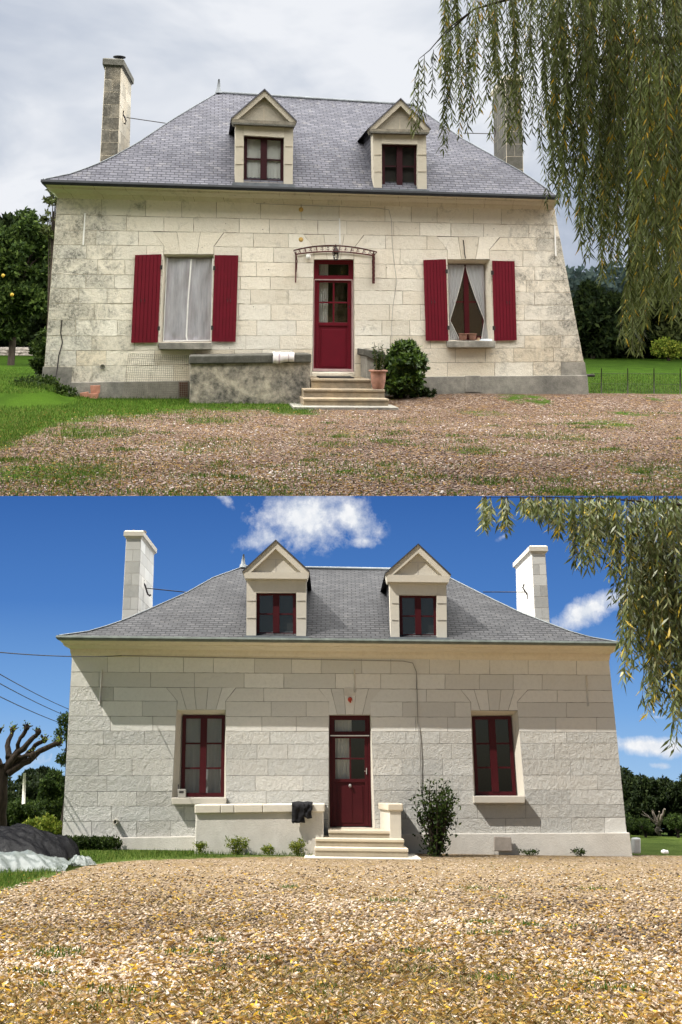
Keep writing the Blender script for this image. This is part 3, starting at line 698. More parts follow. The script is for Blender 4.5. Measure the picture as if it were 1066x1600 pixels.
def dormer(th, fr, d, mt, rings):
    ag = .75 if fr is UP else 0
    D = fr.D; Y = D + .02; Yb = D + 4.0
    ap, L, R_, bz = d['apex'], d['L'], d['R'], d['corn']      # bz: cornice underside px y (left,right)
    bl, br, btl, btr = d['bl'], d['br'], d['btl'], d['btr']
    op = Q(*d['op'])
    mb = MB(); t = (.5, .25, 0)
    ext = 30
    bodyL = [btl, (op.c[0][0], btl[1] + (btr[1] - btl[1]) * .15), (op.c[0][0], op.c[0][1]), (op.c[3][0], op.c[3][1] + ext), (bl[0], bl[1] + ext)]
    mb.prism(fr, bodyL, Y, Y + .35, 0, (.55 - ag * .4, .3, 0))
    bodyR = [(op.c[1][0], btr[1] - (btr[1] - btl[1]) * .15), btr, (br[0], br[1] + ext), (op.c[2][0], op.c[2][1] + ext), op.c[1]]
    mb.prism(fr, bodyR, Y, Y + .35, 0, (.5 - ag * .4, .2, 0))
    mb.prism(fr, [(op.c[0][0], btl[1] + (btr[1] - btl[1]) * .15), (op.c[1][0], btr[1] - (btr[1] - btl[1]) * .15), op.c[1], op.c[0]], Y - .003, Y + .35, 0, (.62, .1, 0))
    mb.prism(fr, [op.c[3], op.c[2], (op.c[2][0], op.c[2][1] + ext), (op.c[3][0], op.c[3][1] + ext)], Y + .05, Y + .35, 0, t)
    # horizontal cornice
    ch = d['ch']
    mb.prism(fr, [(L[0] + 1, L[1]), (R_[0] - 1, R_[1]), (R_[0] - 4, bz[1]), (L[0] + 4, bz[0])], Y - .13, Y + .3, 0, (.45 - ag * 1.6, .4, 0))
    mb.prism(fr, [(L[0] + 5, bz[0]), (R_[0] - 5, bz[1]), (btr[0], bz[1] + 2.5), (btl[0], bz[0] + 2.5)], Y - .06, Y + .3, 0, (.4 - ag * 1.3, .4, 0))
    # tympanum and raking cornice
    def off(a, b, k): v = Vector((b[0] - a[0], b[1] - a[1])).normalized(); n = Vector((-v.y, v.x)) * k; return (a[0] + n.x, a[1] + n.y), (b[0] + n.x, b[1] + n.y)
    mb.prism(fr, [ap, (R_[0] - 6, R_[1] + 1), (L[0] + 6, L[1] + 1)], Y - .01, Y + .3, 0, (.5 - ag, .15, 0))
    w_ = d.get('rk', 8)
    for (s, e, sg) in ((L, ap, 1), (ap, R_, 1)):
        a, b = off(s, e, w_ * sg)
        hx = ap[0]
        if e is ap: mb.prism(fr, [s, ap, (hx, ap[1] + w_ * 1.75), (s[0] + w_ * 1.9, s[1])], Y - .12, Y + .2, 0, (.55 - ag * .8, .35, 0))
        else: mb.prism(fr, [ap, e, (e[0] - w_ * 1.9, e[1]), (hx, ap[1] + w_ * 1.75)], Y - .12, Y + .2, 0, (.6 - ag * .8, .35, 0))
    body = th.part('dormer', mb, mt['trimd'])
    if fr is UP:
        wb = MB(); wb.prism(fr, [(L[0] + 2, bz[0] - 2.2), (R_[0] - 2, bz[1] - 2.2), (R_[0] - 4, bz[1] + .6), (L[0] + 4, bz[0] + .6)], Y - .135, Y + .1); th.part('weathered_drip_mould', wb, M['coping_up'], body)
    # tympanum joints
    j = MB(); cx = (L[0] + R_[0]) / 2; my = (ap[1] * .42 + L[1] * .58)
    j.prism(fr, [(cx - 24, my), (cx + 24, my + .6), (cx + 24, my + 1.3), (cx - 24, my + .7)], Y - .013, Y); j.prism(fr, [(cx - .5, my), (cx + .5, my), (cx + .5, L[1] + 2), (cx - .5, L[1] + 2)], Y - .0135, Y)
    for q, s in ((bl, 1), (br, -1)):
        for k in (.38, .68):
            yy = btl[1] + (bl[1] - btl[1]) * k; xo = op.c[0][0] if s == 1 else op.c[1][0]
            j.prism(fr, [(min(q[0], xo) + 1, yy), (max(q[0], xo) - 1, yy), (max(q[0], xo) - 1, yy + .7), (min(q[0], xo) + 1, yy + .7)], Y - .0125, Y)
    th.part('masonry_joints', j, mt['mortar'], body)
    # slate roof and cheeks running back into the main roof
    r = MB(); A = [fr.P(*p, Y - .15) for p in (L, ap, R_)]; up = Vector((0, 0, .035))
    for a, b in ((0, 1), (1, 2)):
        p, q = A[a] + up, A[b] + up; p2, q2 = Vector((p.x, Yb, p.z)), Vector((q.x, Yb, q.z)); ln = (q - p).length
        r.face([p, q, q2, p2], 0, uv=[(p.y, 0), (p.y, ln), (Yb, ln), (Yb, 0)] if a == 0 else [(p.y, ln), (p.y, 0), (Yb, 0), (Yb, ln)])
        r.face([p, q, q - up * 1.1, p - up * 1.1], 0, uv=[(0, .02)] * 4)
        r.face([p - up, q - up, Vector((q.x, Yb, q.z)) - up, Vector((p.x, Yb, p.z)) - up], 0, uv=[(0, .02)] * 4)
    for top_, bot in ((btl, bl), (btr, br)):
        a, b = fr.P(*top_, Y + .02), fr.P(bot[0], bot[1] + ext, Y + .02); ins = .02 if top_ is btl else -.02
        a.x += ins; b.x += ins
        a.z += .25
        r.face([a, b, Vector((b.x, Yb, b.z)), Vector((a.x, Yb, a.z))], 0, uv=[(a.y, a.z), (b.y, b.z), (Yb, b.z), (Yb, a.z)])
    th.part('dormer_slates', r, mt['slate'], body)
    fm = MB(); qi = op; frame_bars(fm, fr, qi, Y + .14, Y + .2, 2, .085, .16, .03, bot=.07, top=.07)
    th.part('window_frame', fm, mt['redd'], body)
    th.part('pane', flat(fr, op, Y + .175), M['glass'], body)
    if d.get('voile'):
        th.part('curtain', drape(fr, Q(op.at(.06, .04), op.at(.94, .04), op.at(.94, .96), op.at(.06, .96)), Y + .21, 9, .008), M['curtain'], body)
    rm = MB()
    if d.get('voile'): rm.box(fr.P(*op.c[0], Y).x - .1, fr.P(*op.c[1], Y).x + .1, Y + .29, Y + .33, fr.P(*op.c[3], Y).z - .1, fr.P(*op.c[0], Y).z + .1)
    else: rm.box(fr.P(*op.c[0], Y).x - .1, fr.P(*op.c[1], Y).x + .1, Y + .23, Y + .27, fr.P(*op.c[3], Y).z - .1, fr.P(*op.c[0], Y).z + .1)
    th.part('dark_backing_panel', rm, M['dark_room'], body)  # dark panel close behind the glass, stands in for the unlit room
    # lead apron at the foot
    ld = MB(); ld.prism(fr, [(bl[0] - 3, bl[1] - 1), (br[0] + 3, br[1] - 1), (br[0] + 5, br[1] + 4), (bl[0] - 5, bl[1] + 4)], Y - .16, Y - .02); th.part('lead_apron', ld, mt['ridge'], body)

def chimney(th, fr, d, mt):
    """d: Y, front tl,tr,br,bl and far side top x/bottom x, cap"""
    Y, Lg = d['Y'], d['len']; q = d['q']; f = [fr.P(*p, Y) for p in q]; ext = -1.2
    f[2] = f[2] + (f[2] - f[1]).normalized() * 1.2; f[3] = f[3] + (f[3] - f[0]).normalized() * 1.2
    s = d['side']                                # +1: far side face shows on the right
    def back(p, pxx):                            # a far corner at the same height whose column in the picture is pxx
        x = p.x
        for _ in range(6): _, y_ = fr.px((x, Y + Lg, p.z)); x = fr.P(pxx, y_, Y + Lg).x
        return Vector((x, Y + Lg, p.z))
    if s > 0: bt, bb = back(f[1], d['far'][0]), back(f[2], d['far'][1]); o = [Vector((f[0].x, Y + Lg, f[0].z)), bt, bb, Vector((f[3].x, Y + Lg, f[3].z))]
    else: bt, bb = back(f[0], d['far'][0]), back(f[3], d['far'][1]); o = [bt, Vector((f[1].x, Y + Lg, f[1].z)), Vector((f[2].x, Y + Lg, f[2].z)), bb]
    mb = MB(); rows = 11
    def lv(c, k, hi): return c[0 if hi else 1].lerp(c[3 if hi else 2], k)
    for k in range(rows):
        a, b = k / rows, (k + 1) / rows
        fl = [f[0].lerp(f[3], a), f[1].lerp(f[2], a), f[1].lerp(f[2], b), f[0].lerp(f[3], b)]
        ol = [o[0].lerp(o[3], a), o[1].lerp(o[2], a), o[1].lerp(o[2], b), o[0].lerp(o[3], b)]
        g = .006
        def face(a4):
            nonlocal mb
            c = sum(a4, Vector()) / 4; inner = [p + (c - p).normalized() * g * 1.4 for p in a4]
            nrm = (a4[1] - a4[0]).cross(a4[2] - a4[0]).normalized() * .006
            cen = (f[0] + o[2]) / 2
            if nrm.dot(c - cen) < 0: nrm = -nrm
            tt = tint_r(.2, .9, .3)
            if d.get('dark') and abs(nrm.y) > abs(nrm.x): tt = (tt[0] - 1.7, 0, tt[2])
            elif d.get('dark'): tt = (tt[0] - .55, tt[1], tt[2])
            elif fr is LOW and abs(nrm.y) > abs(nrm.x): tt = (tt[0] - .5, 0, tt[2])  # front faces tinted darker, standing in for weaker light than on the sides
            inner = [p + nrm for p in inner]
            mb.face(inner, 0, tt)
            for i in range(4): mb.face([a4[i], a4[(i + 1) % 4], inner[(i + 1) % 4], inner[i]], 1, tt)
        def split(p0, p1, p2, p3, n, ph):
            cuts = [0] + [min(.98, max(.02, (i + (.5 if ph else 0)) / n)) for i in range(0 if ph else 1, n)] + [1]
            for u0, u1 in zip(cuts, cuts[1:]): face([p0.lerp(p1, u0), p0.lerp(p1, u1), p3.lerp(p2, u1), p3.lerp(p2, u0)])
        split(fl[0], fl[1], fl[2], fl[3], 1 + k % 2, False)
        split(fl[1], ol[1], ol[2], fl[2], 3, k % 2 == 1); split(ol[0], fl[0], fl[3], ol[3], 3, k % 2 == 1)
        face([ol[1], ol[0], ol[3], ol[2]])
    ch = th.part('chimney', mb, [mt['chim'], mt['mortar']])
    cp = MB(); T = [f[0], f[1], o[1], o[0]]; cc = sum(T, Vector()) / 4
    def grow(k, dz): 
        out = []
        for p in T: v = Vector((math.copysign(k, p.x - cc.x), math.copysign(k, p.y - cc.y), dz)); out.append(p + v)
        return out
    e = d.get('cap', .07); hh = d.get('caph', .16)
    cp.rings([grow(0, -.02), grow(e * .5, .03), grow(e, .05), grow(e, hh), grow(e - .04, hh + .03)], 0, (.5, .3, 0)); th.part('chimney_cap', cp, M['coping_up'] if d.get('dark') else mt['trimd'], ch, bevel=.01)
    return ch, T, hh

def window(th, fr, d, mt, cols=2):
    D = fr.D; qo, qi = Q(*d['o']), Q(*d['i']); Yi = D + .26
    rv = MB(); loop_wall(rv, fr, qo, D + .013, qi, Yi, (.5, .3, 0)); loop_wall(rv, fr, qi, Yi, qi, Yi + .12, (.3, .3, 0))
    w_ = MB(); frame_bars(w_, fr, qi, Yi - .06, Yi, d['rows'], d.get('bw', .08), d.get('mid', .15), .022)
    win = th.part('window', w_, mt['red']); th.part('reveal', rv, mt['reveal'], win)
    th.part('pane', flat(fr, qi, Yi - .025), M['glass'], win)
    s = MB(); s.prism(fr, d['sill'], D - .20, D + .26, 0, (.4, .2, 0)); th.part('sill', s, mt['sill'], win, bevel=.012)
    return win, Yi

def door(th, fr, d, mt):
    D = fr.D; q = Q(*d['q']); Yd = D + .22
    rv = MB(); qo = Q(*d['o']); loop_wall(rv, fr, qo, D + .013, q, Yd, (.55, .3, 0)); loop_wall(rv, fr, q, Yd, q, Yd + .1)
    fb = MB(); vt = d['bar']                      # v of transom bar
    fb.prism(fr, q.sub(0, 0, .055, 1), Yd - .08, Yd); fb.prism(fr, q.sub(.945, 0, 1, 1), Yd - .08, Yd)
    fb.prism(fr, q.sub(.055, 0, .945, .025), Yd - .078, Yd); fb.prism(fr, q.sub(.055, vt - .022, .945, vt + .002), Yd - .082, Yd)
    fo = th.part('door_frame', fb, mt['red'])
    th.part('reveal', rv, mt['reveal'], fo)
    sb = MB(); sb.prism(fr, q.sub(.02, vt - .006, .98, vt + .004), Yd - .10, Yd - .083); th.part('transom_strip', sb, mt['strip'], fo)
    if d.get('jamb'):
        jb = MB(); jb.prism(fr, q.sub(.955, .18, .995, 1), Yd - .09, Yd - .079); jb.prism(fr, q.sub(0, .18, .02, 1), Yd - .09, Yd - .079); jb.prism(fr, q.sub(0, .985, 1, 1.008), Yd - .12, Yd - .082); th.part('pale_jamb_strip', jb, mt['strip'], fo)
    tf = MB(); tf.prism(fr, q.sub(.055, .025, .12, vt - .022), Yd - .06, Yd - .01); tf.prism(fr, q.sub(.88, .025, .945, vt - .022), Yd - .06, Yd - .01)
    tf.prism(fr, q.sub(.12, .025, .88, .04), Yd - .058, Yd - .01); tf.prism(fr, q.sub(.12, vt - .04, .88, vt - .022), Yd - .058, Yd - .01)
    th.part('transom_window', tf, mt['red'], fo)
    g = flat(fr, Q(*q.sub(.1, .03, .9, vt - .03)), Yd - .03); th.part('pane', g, M['glass'], fo)
    g0, g1 = d['glass']; lf = MB(); a = vt + .004
    lf.prism(fr, q.sub(.06, a, .14, .995), Yd - .065, Yd - .005); lf.prism(fr, q.sub(.86, a, .94, .995), Yd - .065, Yd - .005)
    lf.prism(fr, q.sub(.14, a, .86, g0), Yd - .062, Yd - .005); lf.prism(fr, q.sub(.14, g1, .86, g1 + .03), Yd - .068, Yd - .005)
    lf.prism(fr, q.sub(.14, g1 + .03, .86, .995), Yd - .04, Yd - .005)
    lf.prism(fr, q.sub(.20, g1 + .065, .80, .965), Yd - .052, Yd - .03); lf.prism(fr, q.sub(.485, g0, .525, g1), Yd - .05, Yd - .01)
    if d.get('stile'): lf.prism(fr, q.sub(.535, g1 + .06, .545, .965), Yd - .060, Yd - .03)
    m = (g0 + g1) / 2; lf.prism(fr, q.sub(.14, m - .007, .86, m + .007), Yd - .052, Yd - .01)
    dr = th.part('door', lf, mt['red'], bevel=.004)
    th.part('pane', flat(fr, Q(*q.sub(.13, g0 - .005, .87, g1 + .005)), Yd - .03), M['glass'], dr)
    cu = drape(fr, Q(*q.sub(.14, g0, d.get('cw', .40), g1)), Yd + .06, 4, .014); cu = drape(fr, Q(*q.sub(.14, .035, d.get('cw', .40) + d.get('tw', 0), vt - .03)), Yd + .06, 4, .014, mb=cu)
    th.part('curtain', cu, M['curtain'], dr)
    hd = MB()
    if d.get('knob'): p = fr.P(*d['knob'], Yd - .07); kb = MB(); kb.lathe(p, [(.03, 0), (.035, .012), (.03, .03), (.012, .045)], 16, axis='y'); th.part('door_knob', kb, mt['handle'], dr)
    p = fr.P(*q.at(.90, d.get('hv', .60)), Yd - .07); hd.box(p.x - .008, p.x + .008, p.y - .01, p.y, p.z - .06, p.z + .06); hd.tube([p, p + Vector((0, -.04, 0)), p + Vector((-.05, -.045, 0))], .006)
    th.part('door_handle', hd, mt['handle'], dr)

def shell(th, fr, d, mt):
    """side and rear walls, floor"""
    D = fr.D; mb = MB(); Yb = 2 * (D + 4.2) - D
    tl, bl = fr.P(*d['xl'][0], D + .014), fr.P(*d['xl'][1], D + .014); tr, br = fr.P(*d['xr'][0], D + .014), fr.P(*d['xr'][1], D + .014)
    bl.z = min(bl.z, 0) - .1; br.z = min(br.z, 0) - .1
    B = lambda p: Vector((p.x, Yb, p.z)); t = (.5, .3, .8)
    n = 12
    for a, b in ((tl, bl), (tr, br)):
        for k in range(n):
            p, q = a.lerp(b, k / n), a.lerp(b, (k + 1) / n)
            for i in range(10):
                y0, y1 = D + .014 + (Yb - D) * i / 10, D + .014 + (Yb - D) * (i + 1) / 10
                mb.face([(p.x, y0, p.z), (p.x, y1, p.z), (q.x, y1, q.z), (q.x, y0, q.z)], 0, tint_r(.2, .9, .4, .8))
    mb.face([B(tl), B(tr), B(br), B(bl)], 0, t)
    th.part('side_and_rear_walls', mb, mt['stone'])
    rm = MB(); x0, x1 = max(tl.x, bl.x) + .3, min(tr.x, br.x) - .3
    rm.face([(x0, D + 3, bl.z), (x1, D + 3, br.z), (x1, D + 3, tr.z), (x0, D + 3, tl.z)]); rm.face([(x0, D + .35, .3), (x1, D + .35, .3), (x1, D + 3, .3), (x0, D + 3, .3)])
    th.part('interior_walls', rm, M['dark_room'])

# ---- the cleaned house of the sunny place
LC = [1024, 1050, 1073, 1095, 1119, 1142, 1164, 1186, 1212, 1237, 1260, 1284, 1313]
RC = [1030, 1055, 1079, 1098, 1121, 1144, 1161, 1186, 1211, 1234, 1257, 1277, 1304]
mtL = dict(stone=M['stone_low'], mortar=M['mortar_low'], slate=M['slate_low'], ridge=M['zinc_mid'], trim=M['trim_low'], trimd=M['cream_low'], chim=M['stone_low'],
           gutter=M['zinc_low'], red=M['red_low'], redd=M['red_low'], reveal=M['cream_low'], sill=M['cream_low'], strip=M['white'], handle=M['brass'])
D = LOW.D; base = Vector((LOW.P(533, 1331, D).x, D, 0))
hl = Thing(LOW, 'stone_house', 'cleaned pale stone house in sunshine, dark red windows without shutters, under deep blue sky', 'house', base)
winL = dict(o=[(276.3, 1109.3), (352.8, 1109.3), (352.8, 1246), (269.3, 1246)], i=[(285.6, 1117.8), (352.0, 1117.8), (350, 1245.3), (282.8, 1245.3)], rows=3,
            sill=[(268, 1246.6), (354, 1246.6), (353.5, 1257), (269, 1257)])
winR = dict(o=[(736, 1110.3), (808.8, 1111), (820, 1243.8), (741, 1243.5)], i=[(737.5, 1119.6), (798.5, 1119), (807, 1243), (743, 1243)], rows=3, mid=.17,
            sill=[(740, 1244), (821, 1244), (820.5, 1255), (741, 1255)])
doorL = dict(q=[(514.8, 1118), (578, 1118), (580.3, 1291.8), (516, 1291.8)], o=[(514.2, 1117), (579.3, 1117), (586, 1296), (513.5, 1296)], bar=.182, glass=(.205, .57), knob=(547.3, 1227.7), cw=.5, tw=.05, stile=True, hv=.5)
XL, XR = ((113, 1020), (97, 1315)), ((951, 1025), (980, 1306))
def tfL(x, y, k):
    rough = .08 if k < 5 else random.uniform(.75, 1)
    if x < 150 and k >= 2: rough = max(rough, .7)
    if k == 11 and (x < 140 or x > 930): rough = .1
    return (random.uniform(.45, .85), random.uniform(0, .5), rough)
hl.part('wall', masonry(LOW, LC, RC, XL, XR, [Q(*winL['o']), Q(*doorL['o']), Q(*winR['o'])], D, tfL, 44, 82, 100, 970), [M['stone_low'], M['mortar_low']])
shell(hl, LOW, dict(xl=XL, xr=XR), mtL)
pl = MB(); pl.prism(LOW, [(94, 1310.5), (306, 1306.5), (306, 1345), (92, 1345)], D - .07, D + .05, 0, (.5, .1, 0)); hl.part('plinth', pl, M['cement_low'], bevel=.015); pl = MB(); pl.prism(LOW, [(600, 1303), (984, 1301), (989.5, 1345), (600, 1345)], D - .07, D + .05, 0, (.5, .1, 0))
hl.part('plinth', pl, M['cement_low'], bevel=.015)
cor = [(D + .03, (112, 1028), (952, 1035)), (D - .02, (111.5, 1024), (952.5, 1031)), (D - .06, (110, 1019), (953.5, 1026.5)), (D - .07, (109.5, 1014), (954, 1022)), (D - .30, (102, 1010), (961, 1018)), (D - .38, (99, 1007.5), (964, 1015)),
       (D - .39, (98.5, 1005.5), (964.5, 1013)), (D - .56, (93.5, 1001), (969, 1009.5)), (D - .60, (92.5, 997.5), (970, 1006))]
rgL, YrL = roof_and_cornice(hl, LOW, dict(eaveL=(92, 993.5), eaveR=(967, 1003.5), ridge=((378, 887), (684, 892)), finial=21,
    hipL=[(378, 887), (334, 902.7), (291, 927), (243, 948.3), (192.5, 970), (152, 983.8), (121.6, 991.4), (92, 993.5)],
    hipR=[(684, 892), (704, 904), (765.8, 935), (811.8, 957), (858, 974.8), (899, 990), (945, 1002), (967, 1003.5)], cornice=cor,
    gutter=(D - .76, (88, 992.5), (971, 1002.5), (89.5, 999), (969.5, 1008))), mtL)
dormer(hl, LOW, dict(apex=(430.9, 845.2), L=(378.6, 894.2), R=(483.9, 894.2), corn=(903.6, 904.6), btl=(385.6, 904), btr=(478.6, 905), bl=(385, 993.8), br=(463 + 15, 994.8), ch=9, rk=7,
                     op=[(400.5, 925.6), (463, 925.6), (463.4, 993.5), (400.2, 992.8)]), mtL, rgL)
dormer(hl, LOW, dict(apex=(653.8, 851.3), L=(601.5, 897.8), R=(705, 899.4), corn=(909, 910), btl=(608.6, 909), btr=(697.7, 910), bl=(611.6, 996.2), br=(698.7, 997.2), ch=9, rk=7,
                     op=[(623.4, 929), (682.5, 929.6), (683.2, 996.2), (625, 995.5)]), mtL, rgL)
ch1, T1, _ = chimney(hl, LOW, dict(Y=D + 2.4, len=2.3, q=[(197.6, 841), (220.4, 841), (214.5, 968), (191, 968)], side=1, far=(240.5, 235)), mtL)
rb = MB(); c0 = sum(T1, Vector()) / 4
for k in range(14): rb.lathe((T1[0].x + random.uniform(0, .42), T1[0].y + random.uniform(0, .9), T1[0].z + .16), [(.03, 0), (random.uniform(.05, .09), .03), (random.uniform(.03, .06), random.uniform(.06, .13))], 6)
hl.part('loose_capping_rubble', rb, M['slab'], ch1)
chimney(hl, LOW, dict(Y=D + 2.4, len=2.3, q=[(830.9, 864.7), (851.9, 864.7), (859, 975), (837, 975)], side=-1, far=(806.5, 811)), mtL)
for dd, cur, dn in ((winL, 1, 0), (winR, 0, 0)):
    win, Yi = window(hl, LOW, dd, mtL)
    if cur:
        q = Q(*dd['i']); hl.part('curtain', drape(LOW, q, Yi + .12, 6, .02), M['sheer'], win)
door(hl, LOW, doorL, mtL)
def rod(th, fr, a, b, Ya, Yb_, s, r=.012):
    m = MB(); m.tube([fr.P(*a, Ya), fr.P(*b, Yb_)], r, 6); h = th.part('tie_rod', m, M['iron'])
    e = MB(); p = [fr.P(x, y, Ya - .03) for x, y in s]; e.tube(p, .022, 6); th.part('anchor_iron', e, M['iron'], h)
rod(hl, LOW, (229, 919), (297, 926), D + 3.2, D + 3.4, [(225, 906), (224, 910), (227, 915), (229, 922), (231, 928), (234, 931), (236, 929)])
rod(hl, LOW, (822, 925), (755, 925), D + 3.2, D + 3.4, [(819, 913), (817, 918), (820, 923), (824, 929), (825, 936)])
for pts in ([(160, 1046), (159.5, 1050), (156, 1100)], [(554, 1046), (554, 1082)], [(916, 1056), (919, 1104)]):
    m = MB(); m.tube([LOW.P(*p, D - .012) for p in pts], .02, 5); hl.part('stone_strip', m, M['cement_low'])
cb = MB(); cb.tube([LOW.P(*p, D - .03) for p in [(190, 1024.5), (300, 1027), (420, 1029), (540, 1031.5), (630, 1033), (645, 1036), (651, 1050), (652, 1090), (653, 1130), (656, 1160), (657, 1190), (656, 1240)]], .010, 5); hl.part('wall_cable', cb, M['cable_grey'])
lm = MB(); p = LOW.P(547, 1093, D); lm.lathe(p, [(.05, 0), (.05, .03), (.03, .05)], 12, axis='y'); lm.tube([p + Vector((0, -.03, 0)), p + Vector((.01, -.06, -.06))], .02); hl.part('outdoor_lamp', lm, M['red_lamp'])
pb = MB(); p = LOW.P(547, 1080, D); hl_box = pb.box(p.x - .13, p.x + .13, D - .012, D + .01, p.z - .09, p.z + .06); hl.part('cover_plate', pb, M['cement_low'])
vp = MB(); p = LOW.P(182, 1284, D); vp.lathe(p, [(.05, -.05), (.05, .16), (.035, .16), (.035, 0)], 14, axis='y'); hl.part('vent_pipe', vp, M['cream_low'])
# steps and parapet
def steps_(fr, name, label, treads, apron, mats, piers=None):
    th = Thing(fr, name, label, 'steps', (fr.P(*treads[-1][0][0], treads[-1][2]).x, fr.D - 1.5, 0))
    for k, (l, r, Y) in enumerate([(t[0][0], t[0][1], t[2]) for t in treads]):
        a, b = fr.P(*l, Y), fr.P(*r, Y); zt = (a.z + b.z) / 2; m = MB()
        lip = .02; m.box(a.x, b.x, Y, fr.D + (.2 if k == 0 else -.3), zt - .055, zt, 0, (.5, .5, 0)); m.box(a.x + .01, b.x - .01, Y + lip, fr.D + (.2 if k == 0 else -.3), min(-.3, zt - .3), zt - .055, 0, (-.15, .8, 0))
        th.part('step', m, mats[0], bevel=.012)
    l, r, Y = apron; a, b = fr.P(*l, Y), fr.P(*r, Y); m = MB(); zt = max(a.z, float(fr.zg(a.x, Y)) + .02, float(fr.zg(a.x, fr.D - 1.4)) + .02)
    m.box(a.x, b.x, Y, fr.D - .6, zt - .12, zt, 0, (.5, .4, 0)); th.part('apron_slab', m, mats[1], bevel=.01)
    return th
stL = steps_(LOW, 'stone_steps', 'three pale clean stone steps up to the dark red door in sunshine', [(((513, 1297.5), (611, 1297.5)), 0, D - 1.35), (((492.7, 1310.5), (631.8, 1310.5)), 0, D - 1.75), (((491.6, 1325), (638.3, 1325)), 0, D - 2.15)],
             ((475.4, 1340), (659, 1340), D - 2.45), (M['trim_low'], M['cream_low']))
pr = MB(); Yp = D - 1.36
a, b = LOW.P(609, 1267, Yp), LOW.P(627, 1267, Yp); fz = LOW.P(609, 1312, Yp).z; bk = LOW.P(594, 1267, D - .02); bk2 = Vector((b.x, D - .02, b.z))
pr.hexa([a, b, bk2, Vector((bk.x, D - .02, a.z))], [Vector((v.x, v.y, -.1)) for v in (a, b, bk2, bk)], 0, (.5, .3, 0)); stL.part('end_pier', pr, M['cream_low'], bevel=.01)
cp = MB(); top = LOW.P(609, 1255.5, Yp).z; o_ = .04
cp.hexa([Vector((v.x + dx, v.y + dy, top)) for v, dx, dy in ((a, -o_, -o_), (b, o_, -o_), (bk2, o_, 0), (bk, -o_, 0))], [Vector((v.x + dx, v.y + dy, a.z + .002)) for v, dx, dy in ((a, -o_, -o_), (b, o_, -o_), (bk2, o_, 0), (bk, -o_, 0))], 0, (.5, .4, 0)); stL.part('pier_coping', cp, M['trim_low'], bevel=.02)
wt = Thing(LOW, 'parapet_wall', 'smooth clean cream parapet wall left of the sunlit steps', 'wall', (LOW.P(400, 1336, D - 1.35).x, D - 1.35, 0))
m = MB(); Yp = D - 1.38; m.prism(LOW, [(306, 1270), (505, 1268), (507, 1350), (304, 1350)], Yp, D - .075, 0, (.6, .2, 0)); wt.part('rendered_body', m, M['cement_low'], bevel=.02)
m = MB(); cuts = [304, 345, 366, 411, 458, 507.5]
for u, v in zip(cuts, cuts[1:]): m.prism(LOW, [(u + .15, 1257.4 - (u - 304) * .007), (v - .15, 1257.4 - (v - 304) * .007), (v - .15, 1271.3 - (v - 304) * .012), (u + .15, 1271.3 - (u - 304) * .012)], Yp - .06, D - .003, 0, (random.uniform(.5, .8), random.uniform(.1, .6), 0))
wt.part('coping', m, M['cream_low'], bevel=.018)

# ---- the weathered house of the overcast place
LCu = [308, 335, 359, 382, 404, 428, 450, 474, 500, 525, 548, 572, 600]
RCu = [325, 353, 373, 393, 418, 439, 457, 477, 501, 524, 543.5, 565, 588]
mtU = dict(stone=M['stone_up'], mortar=M['mortar_up'], slate=M['slate_up'], ridge=M['zinc_grey'], trim=M['trim_up'], trimd=M['trim_up'], chim=M['trim_up'],
           ridge2=0, gutter=M['zinc_dark'], red=M['red_up'], redd=M['red_dormer'], reveal=M['stone_up'], sill=M['cement_up'], strip=plain('pinkish_strip', (.42, .30, .30), .7), handle=M['iron'])
DU = UP.D; base = UP.P(500, 610, DU); base = Vector((base.x, DU, 0))
hu = Thing(UP, 'stone_house', 'weathered cream stone house with red shutters under grey overcast sky', 'house', base)
wuL = dict(o=[(255.7, 397.3), (334, 397.8), (329.8, 534.8), (248, 534.8)], i=[(263.2, 403.5), (332, 404), (327.9, 533), (256.6, 534)], rows=3, sill=[(247.8, 535.3), (331, 535.3), (331, 546), (248.5, 546)])
wuR = dict(bw=.06, o=[(699, 405.3), (765.3, 406.3), (772.3, 532.4), (702.3, 532.4)], i=[(699.7, 413.4), (756, 413.8), (758.5, 531), (702.8, 531)], rows=2, mid=.13, sill=[(700.4, 532.8), (775, 532.8), (774, 543), (701, 543)])
doorU = dict(q=[(491, 406), (552.3, 406.3), (552.5, 579.5), (489, 578.4)], o=[(490.5, 405.5), (553, 406), (554.5, 583), (487.5, 583)], bar=.18, glass=(.205, .565), cw=.36, tw=.0, jamb=True, hv=.42)
XLu, XRu = ((90, 305), (67.5, 600)), ((865.5, 322), (917, 590))
def tfU(x, y, k):
    dk = 0
    if x < 150: dk = random.uniform(0, .35) * (1 - (x - 70) / 80)
    if x > 800: dk = random.uniform(0, .5) * (x - 800) / 110
    wm = random.uniform(0, .35) + (random.uniform(.2, .6) if k >= 9 and x > 110 and random.random() < .5 else 0)
    return (random.uniform(.6, .95) - dk * 1.4, min(1, wm), .4)
hu.part('wall', masonry(UP, LCu, RCu, XLu, XRu, [Q(*wuL['o']), Q(*doorU['o']), Q(*wuR['o'])], DU, tfU, 40, 76, 80, 905), [M['stone_up'], M['mortar_up']])
shell(hu, UP, dict(xl=XLu, xr=XRu), mtU)
pl = MB(); pl.prism(UP, [(110, 597.5), (296, 595), (296, 650), (100, 650)], DU - .06, DU + .05); hu.part('plinth', pl, M['cement_up'], bevel=.012); pl = MB(); pl.prism(UP, [(600, 589.3), (918, 586.3), (922.5, 640), (600, 640)], DU - .07, DU + .05); hu.part('plinth', pl, M['cement_up'], bevel=.012); pl = MB(); pl.prism(UP, [(67, 573), (113, 574), (111, 610), (64, 610)], DU - .012, DU + .05)
